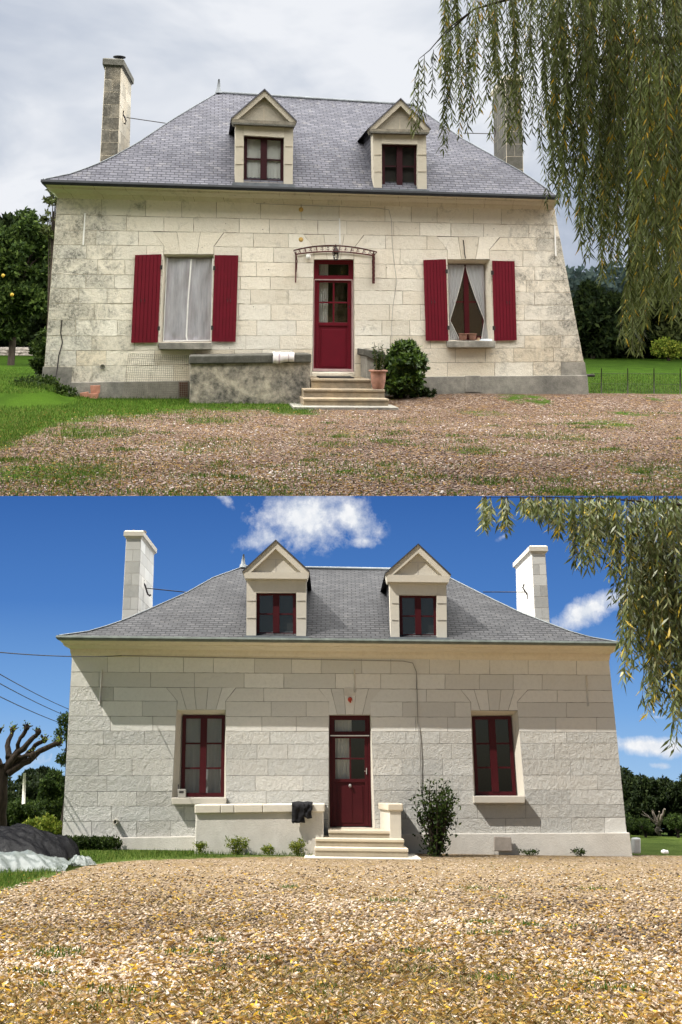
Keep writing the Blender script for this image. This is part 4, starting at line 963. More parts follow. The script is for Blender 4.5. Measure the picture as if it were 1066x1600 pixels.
hu.part('corner_block', pl, M['cement_up']); pl = MB(); pl.prism(UP, [(877, 565.5), (914, 566), (917, 587), (877, 587)], DU - .011, DU + .05)
hu.part('corner_block', pl, M['cement_up'])
cor = [(DU + .03, (90.5, 312), (865, 330)), (DU - .02, (90, 308), (865.5, 326.5)), (DU - .07, (87, 304), (867, 323.5)), (DU - .075, (86.5, 302), (867.2, 322)), (DU - .2, (79, 298), (868.5, 319)), (DU - .32, (74, 294.5), (870, 316.5)), (DU - .33, (73, 291), (870.5, 314.5)), (DU - .42, (70, 287.5), (871, 312))]
rgU, YrU = roof_and_cornice(hu, UP, dict(eaveL=(68, 280.5), eaveR=(869, 306), ridge=((340, 145.5), (648, 165)), finial=22,
    hipL=[(340, 145.5), (304, 166.4), (261, 192.7), (217.8, 222), (172, 248.4), (131.7, 265), (91, 279), (68, 280.5)],
    hipR=[(648, 165), (689, 194), (724.8, 218.7), (771, 244.3), (817, 270), (855, 296), (869, 306)], cornice=cor, joints=True,
    gutter=(DU - .5, (64, 280), (871, 305), (66, 287.5), (870, 311.5))), mtU)
dormer(hu, UP, dict(apex=(413.6, 140.3), L=(361, 186), R=(464.3, 190.5), corn=(193, 197.5), btl=(367.9, 193), btr=(458.4, 198), bl=(367, 285.5), br=(457.2, 288.9), ch=9, rk=6, voile=True,
                    op=[(381.2, 211.2), (444, 214.8), (443.7, 286), (380.5, 283.8)]), mtU, rgU)
dormer(hu, UP, dict(apex=(626.4, 154.8), L=(576.4, 201), R=(673.6, 202.6), corn=(207, 209), btl=(582.7, 208), btr=(666, 210), bl=(584.8, 295.6), br=(667.6, 297.3), ch=9, rk=6,
                    op=[(596.7, 224), (652.4, 225.6), (652.6, 295.4), (597, 294.6)]), mtU, rgU)
chU, T1, hh = chimney(hu, UP, dict(Y=DU + 2.4, len=2.1, q=[(164.6, 104), (189.5, 105.6), (184, 252), (156.5, 252)], side=1, far=(205, 200), caph=.2, dark=True), mtU)
c0 = T1[0].lerp(T1[2], .35); pt = MB(); pt.lathe((T1[1].x - .08, T1[0].y + .25, c0.z + hh), [(.13, 0), (.13, .04), (.09, .05), (.09, .1), (.17, .13), (.17, .15), (.05, .17)], 14); hu.part('chimney_cowl', pt, M['zinc_dark'], chU)
chimney(hu, UP, dict(Y=DU + 2.4, len=2.0, q=[(790, 128), (814, 128), (818, 276), (792, 276)], side=-1, far=(771, 774)), dict(mtU, chim=M['coping_up']))
rod(hu, UP, (197.6, 183.5), (262, 193), DU + 3, DU + 3.2, [(193, 173), (192, 178), (195, 183), (197, 189), (196, 194), (193.5, 192)])
rod(hu, UP, (771, 209), (724, 208), DU + 3, DU + 3.2, [(772, 200), (774, 206), (773, 214)])
win, Yi = window(hu, UP, wuL, dict(mtU, reveal=M['stone_up']))
q = Q(*wuL['i'])
def crumple(fr, q, Y):
    mb = MB(); rows = []
    for j in range(31):
        v = j / 30; row = []
        for i in range(31):
            u = i / 30; p = fr.P(*q.at(u, v), Y); p.y += .045 * noise.noise(Vector((u * 3 + v * 2.5, v * 1.2, 0))) + .006 * math.sin(u * 60 + 4 * v) * (.4 + .6 * noise.noise(Vector((u * 3, v * 2, 5)))) + .05 * (v > .85) * (v - .85) / .15 * noise.noise(Vector((u * 8, v * 14, 3)))
            row.append(mb.V(p))
        rows.append(row)
    for A, B in zip(rows, rows[1:]):
        for i in range(30): mb.fi([A[i], A[i + 1], B[i + 1], B[i]], smooth=True)
    return mb
hu.part('plastic_film', crumple(UP, Q(*q.sub(-.01, 0, 1.01, 1.0)), DU + .13), M['film'], win)
tp = MB(); tp.prism(UP, [(298, 404.5), (300.2, 404.5), (295, 470), (292.6, 525), (293.8, 533), (291.8, 533), (290.2, 525), (293, 470)], DU + .105, DU + .108)
tp.prism(UP, q.sub(.0, .985, 1, .998), DU + .10, DU + .105); tp.prism(UP, [(332, 404), (334, 404), (330.3, 533), (328.6, 533)], DU + .02, DU + .03); tp.prism(UP, [(261, 403), (262, 403), (256, 534), (254.8, 534)], DU + .06, DU + .07)
hu.part('white_tape', tp, M['white'], win)
win, Yi = window(hu, UP, wuR, dict(mtU, red=M['red_frame']))
q = Q(*wuR['i']); cu = MB()
def edgeL(u, v): 
    e = .46 - .44 * (v / .74) ** 1.25 if v < .74 else .02 + .26 * ((v - .74) / .26)
    return e * u
def edgeR(u, v):
    e = .50 + .49 * (v / .74) ** 1.25 if v < .74 else .99 - .10 * ((v - .74) / .26)
    e1 = 1.0 if v < .74 else 1.0 + .12 * (v - .74) / .26
    return e + (e1 - e) * u
drape(UP, q, DU + .17, 4, .012, 30, 40, edgeL, cu); drape(UP, q, DU + .17, 4, .012, 30, 40, edgeR, cu, 2.0)
hu.part('net_curtain', cu, M['sheer'], win)
hm = MB(); 
for e in (lambda v: edgeL(1, v), lambda v: edgeR(0, v)):
    hm.tube([UP.P(*q.at(e(v), v), DU + .155) for v in np.linspace(.02, .98, 30)], .010, 5)
hu.part('curtain_hem', hm, M['curtain'], win)
def shutter(qd, lab, sx):
    q = Q(*qd); mb = MB(); n = 7; Yf = DU - .05
    for i in range(n):
        u0, u1 = i / n + .010, (i + 1) / n - .010; mb.prism(UP, q.sub(u0, 0, u1, 1), Yf - random.uniform(0, .002), Yf + .03)
    mb.prism(UP, q.sub(.006, .001, .994, .999), Yf + .010, Yf + .028)
    s = hu.part('shutter', mb, M['red_up'], label=lab)
    bk = MB()
    for v in (.14, .85): bk.prism(UP, q.sub(.02, v, .98, v + .05), Yf + .03, Yf + .045)
    hu.part('ledge', bk, M['red_up'], s)
    h = MB(); e = 1.0 if sx > 0 else 0.0
    for v in (.15, .84):
        p = UP.P(*q.at(e, v), Yf); h.box(p.x - .025, p.x + .03, p.y - .015, p.y + .03, p.z - .05, p.z + .05)
    hu.part('hinge', h, M['iron'], s)
    l = MB()
    for u in ((.30, .44) if sx > 0 else (.60, .72)):
        p = UP.P(*q.at(u, .52), Yf - .004); l.tube([p + Vector((-.015, 0, .03)), p + Vector((.01, -.02, 0)), p + Vector((0, -.01, -.035))], .006, 5)
    hu.part('latch', l, M['iron'], s)
shutter([(211, 398.4), (252.8, 397), (247.2, 535.3), (204.6, 535.7)], 'chipped red shutter left of the plastic-covered window', 1)
shutter([(335.4, 398.4), (373, 398.8), (368.6, 534.2), (330.7, 533.8)], 'red shutter right of the plastic-covered window', -1)
shutter([(661.6, 406.3), (697.2, 404.8), (701.2, 532.5), (665.3, 532.4)], 'red shutter left of the net-curtained window', 1)
shutter([(769, 407.2), (804.5, 408), (807.9, 531.5), (772.3, 532.6)], 'red shutter right of the net-curtained window', -1)
door(hu, UP, doorU, mtU)
for pts in ([(133, 333), (130, 383)], [(531, 341), (531.5, 381)], [(867, 352), (869, 400)]):
    m = MB(); a, b = pts; m.prism(UP, [(a[0] - 1, a[1]), (a[0] + 1, a[1]), (b[0] + 1, b[1]), (b[0] - 1.2, b[1])], DU - .02, DU + .01); hu.part('white_strip', m, M['white'])
cr = MB(); cr.tube([UP.P(*p, DU - .012) for p in [(724, 375), (725.5, 386), (726, 396), (728, 404)]], .012, 5); hu.part('crack', cr, M['iron']); cr = MB()
cr.tube([UP.P(*p, DU - .008) for p in [(97, 500), (95, 520), (98, 535), (92, 556), (90, 575), (86, 598)]], .014, 5); hu.part('crack', cr, M['iron'])
cb = MB(); cb.tube([UP.P(*p, DU - .02) for p in [(400, 318), (500, 322), (590, 325), (608, 328), (612, 345), (613, 380), (616, 410), (620, 440), (614, 480), (612, 510), (613, 545)]], .006, 5); hu.part('wall_cable', cb, M['cable_grey'])
vp = MB(); p = UP.P(160.5, 572.7, DU); vp.lathe(p, [(.055, -.03), (.055, .04), (.035, .04), (.03, .0)], 16, axis='y'); hu.part('vent_ring', vp, M['cement_up'])
vb = MB(); vb.prism(UP, [(727, 587), (751, 587), (751, 613), (727, 613)], DU - .085, DU - .05); hu.part('vent_block', vb, M['cement_up'], bevel=.01)
dp = MB(); dp.tube([UP.P(*p, DU + .3) for p in [(905, 586.5), (929, 586.8)]], .035, 8); hu.part('outlet_pipe', dp, M['iron'])
cam_ = MB(); p = UP.P(481.6, 399, DU); cam_.lathe((p.x, DU - .05, p.z - .06), [(.02, -.03), (.05, -.01), (.055, .02), (.055, .06), (.04, .075)], 14); cam_.box(p.x - .03, p.x + .03, DU - .05, DU, p.z - .02, p.z + .03); hu.part('security_camera', cam_, M['white'])
bd = MB()
for (x0, y0, x1, y1) in ((466, 324, 475, 331), (466, 369.5, 475, 379)): bd.lathe(UP.P((x0 + x1) / 2, (y0 + y1) / 2, DU), [(.05, -.01), (.06, .004), (.02, .008)], 9, axis='y')
hu.part('ochre_patch', bd, plain('ochre_stone', (.50, .33, .10), .9))
# wrought iron awning frame
aw = Thing(UP, 'awning_frame', 'rusty red wrought iron awning frame above the red door of the weathered house', 'awning', (UP.P(525, 390, DU).x, DU, UP.P(525, 390, DU).z))
def arc(p0, p1, p2, n=14): return [((1 - t) ** 2 * p0[0] + 2 * t * (1 - t) * p1[0] + t * t * p2[0], (1 - t) ** 2 * p0[1] + 2 * t * (1 - t) * p1[1] + t * t * p2[1]) for t in [i / n for i in range(n + 1)]]
m = MB(); Ya = DU - .75
top = arc((459, 391.5), (520, 375), (589, 394)); low = arc((462, 397), (520, 387.5), (584, 399))
m.tube([UP.P(*p, Ya) for p in top], .016, 6); m.tube([UP.P(*p, Ya) for p in low], .011, 6); m.tube([UP.P(*p, DU - .03) for p in arc((462, 398), (520, 388), (584, 400))], .012, 6)
for i in range(0, 15, 2): m.tube([UP.P(*top[i], Ya), UP.P(*arc((462, 398), (520, 388), (584, 400))[i], DU - .03)], .008, 5)
for i in range(1, 14):
    a, b = top[i], low[i]; m.tube([UP.P(a[0], a[1], Ya), UP.P(b[0], b[1], Ya)], .006, 4)
    for s in (-1, 1): m.tube([UP.P(a[0] + s * 1.2 + s * 1.1 * math.cos(w_), (a[1] + b[1]) / 2 + 2.0 * math.sin(w_), Ya - .01) for w_ in np.linspace(0, 5.5, 9)], .006, 4)
aw.part('arched_rail', m, M['rust_red'])
for x, yb, th_ in ((462.5, 441.5, 0), (583.8, 443, 1)):
    m = MB(); m.tube([UP.P(x, 393, DU - .03), UP.P(x - .5, yb, DU - .03)], .016, 6); m.tube([UP.P(x, 396, Ya), UP.P(x + (2 if x < 500 else -2), 408, DU - .35), UP.P(x, 425, DU - .04)], .012, 6)
    if th_:
        for k in range(5): m.tube([UP.P(x + 1.6 * math.sin(v * 9 + k * 1.3), 396 + (yb - 396) * v, DU - .06 - .03 * math.cos(v * 9 + k)) for v in np.linspace(0, 1, 26)], .012, 4)
    aw.part('bracket', m, M['rust_red'], label='bracket wrapped in dry vine' if th_ else 'plain thin bracket')
tin = MB(); tin.face([UP.P(*p, Ya - .02) for p in arc((459, 390.5), (520, 374), (589, 393))] + [UP.P(*p, Ya + .1) for p in arc((459, 390.2), (520, 373.8), (589, 392.8))[::-1]]); aw.part('top_edge', tin, M['zinc_dark'])
# lantern
ln = Thing(UP, 'wall_lantern', 'small black glass lantern hanging over the red door', 'lantern', UP.P(525, 396, DU - .2))
c = UP.P(525, 396, DU - .25); m = MB(); m.lathe((c.x, c.y, c.z + .02), [(.09, 0), (.10, .01), (.05, .09), (.02, .13), (.02, .15)], 6); m.lathe((c.x, c.y, c.z - .17), [(.03, 0), (.05, .02), (.05, .03)], 6)
for k in range(6): a_ = k * 1.047; m.tube([(c.x + .05 * math.cos(a_), c.y + .05 * math.sin(a_), c.z - .15), (c.x + .085 * math.cos(a_), c.y + .085 * math.sin(a_), c.z + .02)], .007, 4)
m.tube([(c.x, c.y, c.z + .16), (c.x, c.y + .05, c.z + .22), (c.x, DU, c.z + .18)], .012, 5); ln.part('housing', m, M['iron'])
m = MB(); m.lathe((c.x, c.y, c.z - .14), [(.045, 0), (.075, .155)], 6); ln.part('lantern_glass', m, M['glass'])
# steps, parapet
stU = steps_(UP, 'stone_steps', 'three worn brown stone steps up to the red door under overcast sky', [(((486, 592.5), (581, 592.5)), 0, DU - 1.5), (((474, 608.4), (602, 608.4)), 0, DU - 1.95), (((474, 623), (608, 623)), 0, DU - 2.4)],
             ((459, 638.5), (623, 638.5), DU - 2.85), (M['step_up'], M['cement_up']))
m = MB(); Yp = DU - 1.0; m.prism(UP, [(573, 547), (600, 547), (602, 640), (573, 640)], Yp, DU - .02, 0); stU.part('end_pier', m, M['cement_up'], bevel=.02)
m = MB(); m.prism(UP, [(568, 545), (602, 550), (602, 562), (586, 563), (568, 555)], Yp - .05, DU - .025, 0); stU.part('pier_coping', m, M['coping_up'], bevel=.02)
wu = Thing(UP, 'parapet_wall', 'lichen blackened rendered parapet wall left of the worn steps', 'wall', (UP.P(390, 630, DU - 1.5).x, DU - 1.5, 0))
m = MB(); Yp = DU - 1.48; m.prism(UP, [(297, 567), (486, 565), (485, 609), (473, 612), (472, 645), (296, 650)], Yp, DU - .065); wu.part('rendered_body', m, M['parapet_up'], bevel=.02)
m = MB(); m.prism(UP, [(295.5, 555.8), (487, 552.5), (487, 567), (295, 569.2)], Yp - .05, DU - .005); wu.part('coping', m, M['coping_up'], bevel=.03)
tz = MB(); zc = UP.P(400, 554, Yp - .05).z
def towel():
    m = MB(); a = UP.P(427, 552, Yp - .06); b = UP.P(460, 552, Yp - .06); rows = []; n = 24
    prof = [(DU - 1.0, .02), (DU - 1.3, .022), (Yp - .055, .02), (Yp - .075, -.01), (Yp - .078, -.12), (Yp - .075, -.21)]
    z0 = UP.P(440, 553, Yp - .05).z
    for (y, dz) in prof:
        row = []
        for i in range(n + 1): u = i / n; row.append(m.V((a.x + (b.x - a.x) * u, y - .006 * math.sin(u * 14), z0 + dz + (.04 * (u > .35) * min(1, (u - .35) * 5) if dz < -.1 else 0) + .004 * math.sin(u * 20))))
        rows.append(row)
    for A, B in zip(rows, rows[1:]):
        for i in range(n): m.fi([A[i], A[i + 1], B[i + 1], B[i]], 1 if i in (6, 7, 17) else 0, smooth=True)
    o = solo(UP, 'towel', m, [M['towel'], M['towel_stripe']], 'white striped towel draped over the blackened parapet coping', 'towel', a); s = o.modifiers.new('Solid', 'SOLIDIFY'); s.thickness = .012
towel()

# ------------------------------------------------------------------ small things, upper place
def pot(fr, name, label, px, py, Y, r, h, base_z=None, group=None):
    p = fr.P(px, py, Y); th = Thing(fr, name, label, 'flower pot', p, group)
    m = MB(); m.lathe(p, [(r * .62, 0), (r * .70, h * .05), (r * .86, h * .4), (r * .92, h * .75), (r * .90, h * .88), (r * 1.12, h * .90), (r * 1.14, h * .98), (r * 1.08, h), (r * .9, h * .97), (r * .85, h * .85)], 24); th.part('pot', m, M['terracotta'])
    s = MB(); s.lathe((p.x, p.y, p.z + h * .8), [(.01, .01), (r * .84, 0), (r * .86, .02)], 16); th.part('soil', s, M['soil']); return th, p
th, p = pot(UP, 'potted_plant', 'tall terracotta pot with a spindly plant on the worn steps', 591, 607.5, DU - 1.75, .19, .42)
n = 900; stems = []; m = MB(); P_ = []; d_ = []
for k in range(16):
    a = random.uniform(0, 6.28); rr = random.uniform(.02, .14); tip = Vector((p.x + rr * 1.5 * math.cos(a), p.y + rr * math.sin(a), p.z + .42 + random.uniform(.25, .68))); b = Vector((p.x + rr * .5 * math.cos(a), p.y + rr * .5 * math.sin(a), p.z + .36))
    m.tube([b, b.lerp(tip, .5) + Vector((.02, 0, 0)), tip], [.006, .005, .003], 4)
    for i in range(34): t = random.random() * .85; q = b.lerp(tip, t); P_.append(tuple(q)); d_.append((random.gauss(0, 1), random.gauss(0, 1), random.gauss(.3, .5)))
th.part('stem', m, M['twig']); P_ = np.array(P_); th.part('leaves', quads_mesh(leaf_quads(P_, np.array(d_), .075, .022), rng.uniform(0, 1, (len(P_), 1)) * np.ones((1, 3))), M['leaf_mid'])
# window ledge pots, paper
for px_, lab in ((724, 'small terracotta pot on the curtained window ledge, left of the pair'), (738, 'small terracotta pot on the curtained window ledge, right of the pair')): pot(UP, 'flower_pot', lab, px_, 531.5, DU + .02, .11, .16, group='pots on the curtained window ledge')
m = MB(); m.prism(UP, [(752, 529.5), (769, 529.8), (769.5, 533), (751, 532.2)], DU - .05, DU + .0); m.prism(UP, [(750, 530.8), (768, 531.2), (768, 532.5), (750, 532.0)], DU - .10, DU - .06); solo(UP, 'paper_sheet', m, M['paper'], 'folded white paper lying on the curtained window sill', 'paper', UP.P(760, 531, DU))
m = MB(); m.lathe(UP.P(747.5, 532, DU - .02), [(.03, 0), (.045, .03), (.03, .07)], 12); solo(UP, 'wooden_brush', m, plain('pale_wood', (.5, .36, .22), .7), 'small pale wooden knob lying beside the paper on the sill', 'brush', UP.P(747.5, 532, DU - .02))
# door mat
a = UP.P(500, 585.5, DU - .25); m = MB(); zt = UP.P(530, 592.5, DU - 1.5).z
m.box(UP.P(500, 590, DU - 1).x, UP.P(553, 590, DU - 1).x, DU - 1.1, DU - .3, zt + .004, zt + .03); solo(UP, 'door_mat', m, M['rubber'], 'dark rubber mat on the top step before the red door', 'mat', (a.x, DU - .7, zt))
# stacked tiles
tl = []
for k, (q, lab) in enumerate((([(125, 614), (138, 612), (141, 626), (124, 624)], 'leftmost broken terracotta tile leaning on the plinth'), ([(141, 602.5), (157, 602), (156, 614.5), (142, 615)], 'upper terracotta tile standing against the plinth'), ([(139, 614.8), (154, 614.6), (153, 628), (137, 626)], 'lower terracotta tile with a pale edge against the plinth'))):
    m = MB(); m.prism(UP, q, DU - .19 - .05 * (k != 1), DU - .14 - .05 * (k != 1)); solo(UP, 'roof_tile', m, M['tile'], lab, 'tile', UP.P(*q[3], DU - .2), 'terracotta tiles by the plinth', bevel=.006)
m = MB(); m.prism(UP, [(281, 597), (293.5, 597), (293.5, 620), (281, 620)], DU - .14, DU - .09); m.prism(UP, [(279.5, 597), (280.8, 597), (280.8, 620), (279.5, 620)], DU - .15, DU - .09); solo(UP, 'wooden_plank', m, M['plank'], 'short brown plank standing between plinth and parapet wall', 'plank', UP.P(287, 620, DU - .1))
# wire mesh
m = MB(); q = Q((201, 552.5), (304, 556), (304, 622), (191.5, 622)); Yw = DU - .75
Yw = DU - .30
for i in range(34): u = i / 33; m.tube([UP.P(*q.at(u, 0), Yw), UP.P(*q.at(u, 1), Yw)], .0035, 3)
for j in range(20): v = j / 19; m.tube([UP.P(*q.at(0, v), Yw), UP.P(*q.at(.9 if v > .1 else .9, v), Yw)], .0035, 3)
solo(UP, 'wire_mesh_panel', m, plain('galvanised_wire', (.16, .14, .10), .6), 'rusty wire mesh panel leaning on the wall left of the parapet', 'wire mesh', UP.P(245, 622, Yw))
# low wire fence right
fe = Thing(UP, 'wire_fence', 'low black wire fence across the lawn right of the house', 'fence', UP.P(990, 616, 27.2)); 
m = MB(); fq = Q((924, 582.5), (1110, 584), (1110, 619), (924, 616)); Yfn = 26.9
for i in range(78): m.tube([UP.P(*fq.at(i / 77, 0 if i % 1 == 0 else .02), Yfn), UP.P(*fq.at(i / 77, 1), Yfn)], .0035, 3)
for v in (.02, .5, .97): m.tube([UP.P(*fq.at(0, v), Yfn), UP.P(*fq.at(1, v), Yfn)], .004, 4)
fe.part('wire_panel', m, M['iron'])
for px_ in (940, 981, 1022, 1063): m = MB(); m.tube([UP.P(px_, 575.5, Yfn - .02), UP.P(px_, 619, Yfn - .02)], .012, 6); fe.part('post', m, M['iron'])

# ------------------------------------------------------------------ foliage
def blob_points(centers, n, shell_=.55):
    out = []; vol = np.array([c[3] * c[4] * c[5] for c in centers]); cnt = (vol / vol.sum() * n).astype(int) + 1
    for (x, y, z, a, b, c), k in zip(centers, cnt):
        d = rng.normal(size=(k, 3)); d /= np.linalg.norm(d, axis=1, keepdims=True)
        r = (shell_ + (1 - shell_) * rng.random(k) ** .5) * (1 + .18 * np.sin(d[:, 0] * 7 + x) * np.sin(d[:, 2] * 6 + z)); out.append(np.stack([x + d[:, 0] * a * r, y + d[:, 1] * b * r, z + d[:, 2] * c * r], 1))
    return np.concatenate(out)
def clumps(center, rad, k, cr, seed=0):         # many clumps spread through an ellipsoid
    rr = random.Random(seed); out = []
    for i in range(k):
        while True:
            u, v, w_ = rr.uniform(-1, 1), rr.uniform(-1, 1), rr.uniform(-1, 1)
            if .15 < u * u + v * v + w_ * w_ < 1: break
        s = cr * rr.uniform(.6, 1.3); out.append((center[0] + u * rad[0], center[1] + v * rad[1], center[2] + w_ * rad[2], s, s, s * .8))
    return out
def foliage(pts, L, W, up=.2, lo=0, hi=1):
    n = len(pts); d = rng.normal(size=(n, 3)); d[:, 2] += up; t = rng.uniform(lo, hi, n)
    return quads_mesh(leaf_quads(pts, d, L, W), t[:, None] * np.ones((1, 3)))
def fit(fr, px, py, Y, rx, ry, depth):          # ellipsoid centre and radii from picture size
    c = fr.P(px, py, Y); a = abs(fr.P(px + rx, py, Y).x - c.x); b = abs(fr.P(px, py + ry, Y).z - c.z); return c, (a, depth, b)
def tree(fr, name, label, cat, px, py, Y, rx, ry, leaf, mat, n=9000, k=26, depth=None, trunk=True, group=None, bk='bark', seed=0, cr=.33):
    c, (a, dp, b) = fit(fr, px, py, Y, rx, ry, depth or 1); dp = depth or a
    z0 = float(fr.zg(c.x, c.y)); th = Thing(fr, name, label, cat, (c.x, c.y, z0), group); cl = clumps(c, (a * .8, dp * .8, b * .8), k, min(a, b) * cr, seed)
    pts = blob_points(cl, n); pts = pts[pts[:, 2] > z0]; th.part('crown' if cat == 'tree' else 'leaves', foliage(pts, leaf, leaf * .5), M[mat])
    m = MB(); r0 = min(.14, a * .12)
    m.tube([(c.x, c.y, z0 - .1), (c.x + .05, c.y, z0 + (c.z - z0) * .5), (c.x, c.y, c.z)], [r0, r0 * .8, r0 * .5], 8)
    for q in cl[:10]: m.tube([(c.x, c.y, z0 + (c.z - z0) * random.uniform(.3, .8)), (c.x * .5 + q[0] * .5, c.y * .5 + q[1] * .5, c.z * .6 + q[2] * .4), q[:3]], [r0 * .45, r0 * .3, r0 * .12], 5)
    th.part('trunk' if cat == 'tree' else 'stems', m, M[bk]); return th, cl
# upper left fruit tree and the dark trees behind
th, cl = tree(UP, 'fruit_tree', 'dark leafy fruit tree with yellow fruit left of the weathered house', 'tree', 26, 420, 44, 66, 125, .22, 'leaf_mid', 26000, 90, 2, seed=3, cr=.24)
fr_ = MB()
for px_, py_ in ((5, 431), (19, 461)): fr_.lathe(UP.P(px_, py_, 41.2) + Vector((0, 0, -.06)), [(.01, 0), (.055, .03), (.07, .08), (.05, .12), (.01, .14)], 10)
th.part('fruit', fr_, M['fruit'])
tree(UP, 'background_tree', 'tall dark tree behind the fruit tree at the left edge', 'tree', 0, 440, 62, 110, 135, .4, 'leaf_dark', 30000, 90, 3, seed=5, cr=.24)
tree(UP, 'background_tree', 'thin light tree top just showing over the left eave', 'tree', 84, 330, 38, 22, 60, .14, 'leaf_olive', 1700, 24, 1, seed=8, cr=.2)
tree(UP, 'garden_shrub', 'yellow-green shrub hugging the left corner of the weathered house', 'shrub', 68, 550, 27.6, 22, 48, .10, 'leaf_mid', 5000, 30, .6, seed=9)
m = MB(); rr = random.Random(4)
for i in range(60):
    for j in range(3): p = UP.P(-45 + i * 2.4 + rr.uniform(-.5, .5), 546 + j * 4, 60); m.lathe((p.x, p.y + rr.uniform(-.1, .1), p.z - .1), [(.05, 0), (.2, .05), (.22, .14), (.05, .22)], 6)
solo(UP, 'dry_stone_wall', m, M['slab'], 'low grey rubble wall across the lawn under the fruit tree', 'wall', UP.P(20, 556, 60))
# ivy tuft at left corner
c = UP.P(88, 600, DU - .5)
solo(UP, 'ground_weeds', foliage(blob_points([(UP.P(x, y, DU - .5).x, DU - .5 + random.uniform(-.4, .3), UP.P(x, y, DU - .5).z - .02, .32, .3, .16) for x, y in ((45, 598), (65, 602), (82, 606), (100, 612), (72, 596))], 2600), .07, .04), M['leaf_mid'], 'low leafy weeds at the stained left corner of the house', 'weeds', c)
# laurel by the steps
tree(UP, 'laurel_bush', 'dense glossy green bush right of the worn steps', 'bush', 634, 580, DU - .9, 44, 54, .12, 'leaf_laurel', 9000, 60, .6, seed=12, cr=.24)
tree(UP, 'small_shrub', 'low spreading shrub at the foot of the glossy bush', 'shrub', 672, 616, DU - .8, 16, 14, .08, 'leaf_dark', 1600, 10, .3, seed=13)
# right background
for k, (px_, py_, Y, rx, ry, mt_, lab) in enumerate([(925, 500, 68, 55, 62, 'leaf_dark', 'dark rounded tree beside the right wall across the lawn'), (985, 502, 71, 60, 58, 'leaf_dark', 'dark thicket tree in the middle of the lawn hedge'),
                                                     (1050, 496, 69, 60, 66, 'leaf_olive', 'olive green tree at the right edge behind the willow'), (1044, 545, 64, 26, 14, 'leaf_bright', 'small bright bush in front of the dark trees')]):
    tree(UP, 'lawn_tree' if k < 3 else 'lawn_bush', lab, 'tree' if k < 3 else 'bush', px_, py_, Y, rx, ry, .42 if k < 3 else .2, mt_, 18000 if k < 3 else 2500, 70, 3 if k < 3 else .8, seed=20 + k, cr=.28 if k < 3 else .6)
tree(UP, 'undergrowth', 'long dark thicket at the back edge of the right lawn', 'hedge', 985, 538, 72, 110, 24, .4, 'leaf_dark', 16000, 70, 1.5, seed=30, cr=.9)
tree(UP, 'undergrowth', 'dark thicket behind the trees at the left edge', 'hedge', 20, 515, 66, 110, 42, .35, 'leaf_dark', 16000, 60, 1.2, seed=31, cr=.8)
m_c = []
for px_ in range(780, 1200, 12): p = UP.P(px_, 446 + 8 * math.sin(px_ * .05), 92 + random.uniform(-4, 4)); m_c.append((p.x, p.y, p.z, 1.8, 2.5, 1.6)); p2 = UP.P(px_ + 5, 485, 90); m_c.append((p2.x, p2.y, p2.z, 2.4, 2.5, 2.6)); p3 = UP.P(px_, 515, 89); m_c.append((p3.x, p3.y, p3.z, 2.4, 2.5, 2.6))
for px_ in range(-150, 140, 14): p = UP.P(px_, 470, 92); m_c.append((p.x, p.y, p.z, 2.4, 2.5, 3))
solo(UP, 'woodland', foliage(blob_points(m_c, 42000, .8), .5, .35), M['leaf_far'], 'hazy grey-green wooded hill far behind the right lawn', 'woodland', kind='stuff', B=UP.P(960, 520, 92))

def willow(fr, name, label, Y0, strands, mat, trunk_pts, boughs, L=.11, W=.017, step=.028):
    """strands: (px_top, py_top, py_bottom, depth offset, x drift)"""
    base = trunk_pts[0]; th = Thing(fr, name, label, 'tree', base); m = MB(); m.tube(trunk_pts, [.35, .3, .24, .18] if fr is UP else [.20, .15, .11, .05], 12); tr = th.part('trunk', m, M['bark'])
    m = MB()
    for b in boughs: m.tube(b[0], b[1], 6)
    th.part('boughs', m, M['bark'])
    pos, dr, tn = [], [], []; tw = MB()
    for (px, pt_, pb, dy, drift, yel) in strands:
        Y = Y0 + dy; a = fr.P(px, pt_, Y); b = fr.P(px + drift, pb, Y + random.uniform(-.1, .1)); ln = (a - b).length
        if ln < .05: continue
        n = max(3, int(ln / step)); ph = random.uniform(0, 6.28); sw = min(.09, ln * .035); w0 = random.uniform(1.2, 2.6)
        cv = lambda t: a.lerp(b, t) + Vector((sw * math.sin(t * ln * w0 + ph), sw * math.cos(t * ln * w0 * .8 + ph), 0)) + Vector(((a.x - b.x) * .25 * math.sin(t * 3.14), 0, 0))
        sg = [cv(i / 8) for i in range(9)]; tw.tube(sg, [.005 - .0004 * i for i in range(9)], 3)
        tone = random.uniform(-.25, .25) + yel
        for i in range(n):
            t = (i + random.random()) / n
            if pt_ < -20 and t < .02: continue
            p = cv(t); ang = ph + i * 2.4 + random.uniform(-.4, .4); sp = random.uniform(.35, .9) if fr is UP else random.uniform(.3, 1.5)
            pos.append(tuple(p)); dr.append((math.cos(ang) * sp, math.sin(ang) * sp, -1)); tn.append(min(1, max(0, random.gauss(.45, .2) + tone + (.5 if random.random() < .03 else 0))))
    pos = np.array(pos); dr = np.array(dr); tn = np.array(tn)
    th.part('twigs', tw, M['twig']); th.part('leaves', quads_mesh(leaf_quads(pos, dr, L, W, .35), tn[:, None] * np.ones((1, 3))), M[mat]); return len(pos)
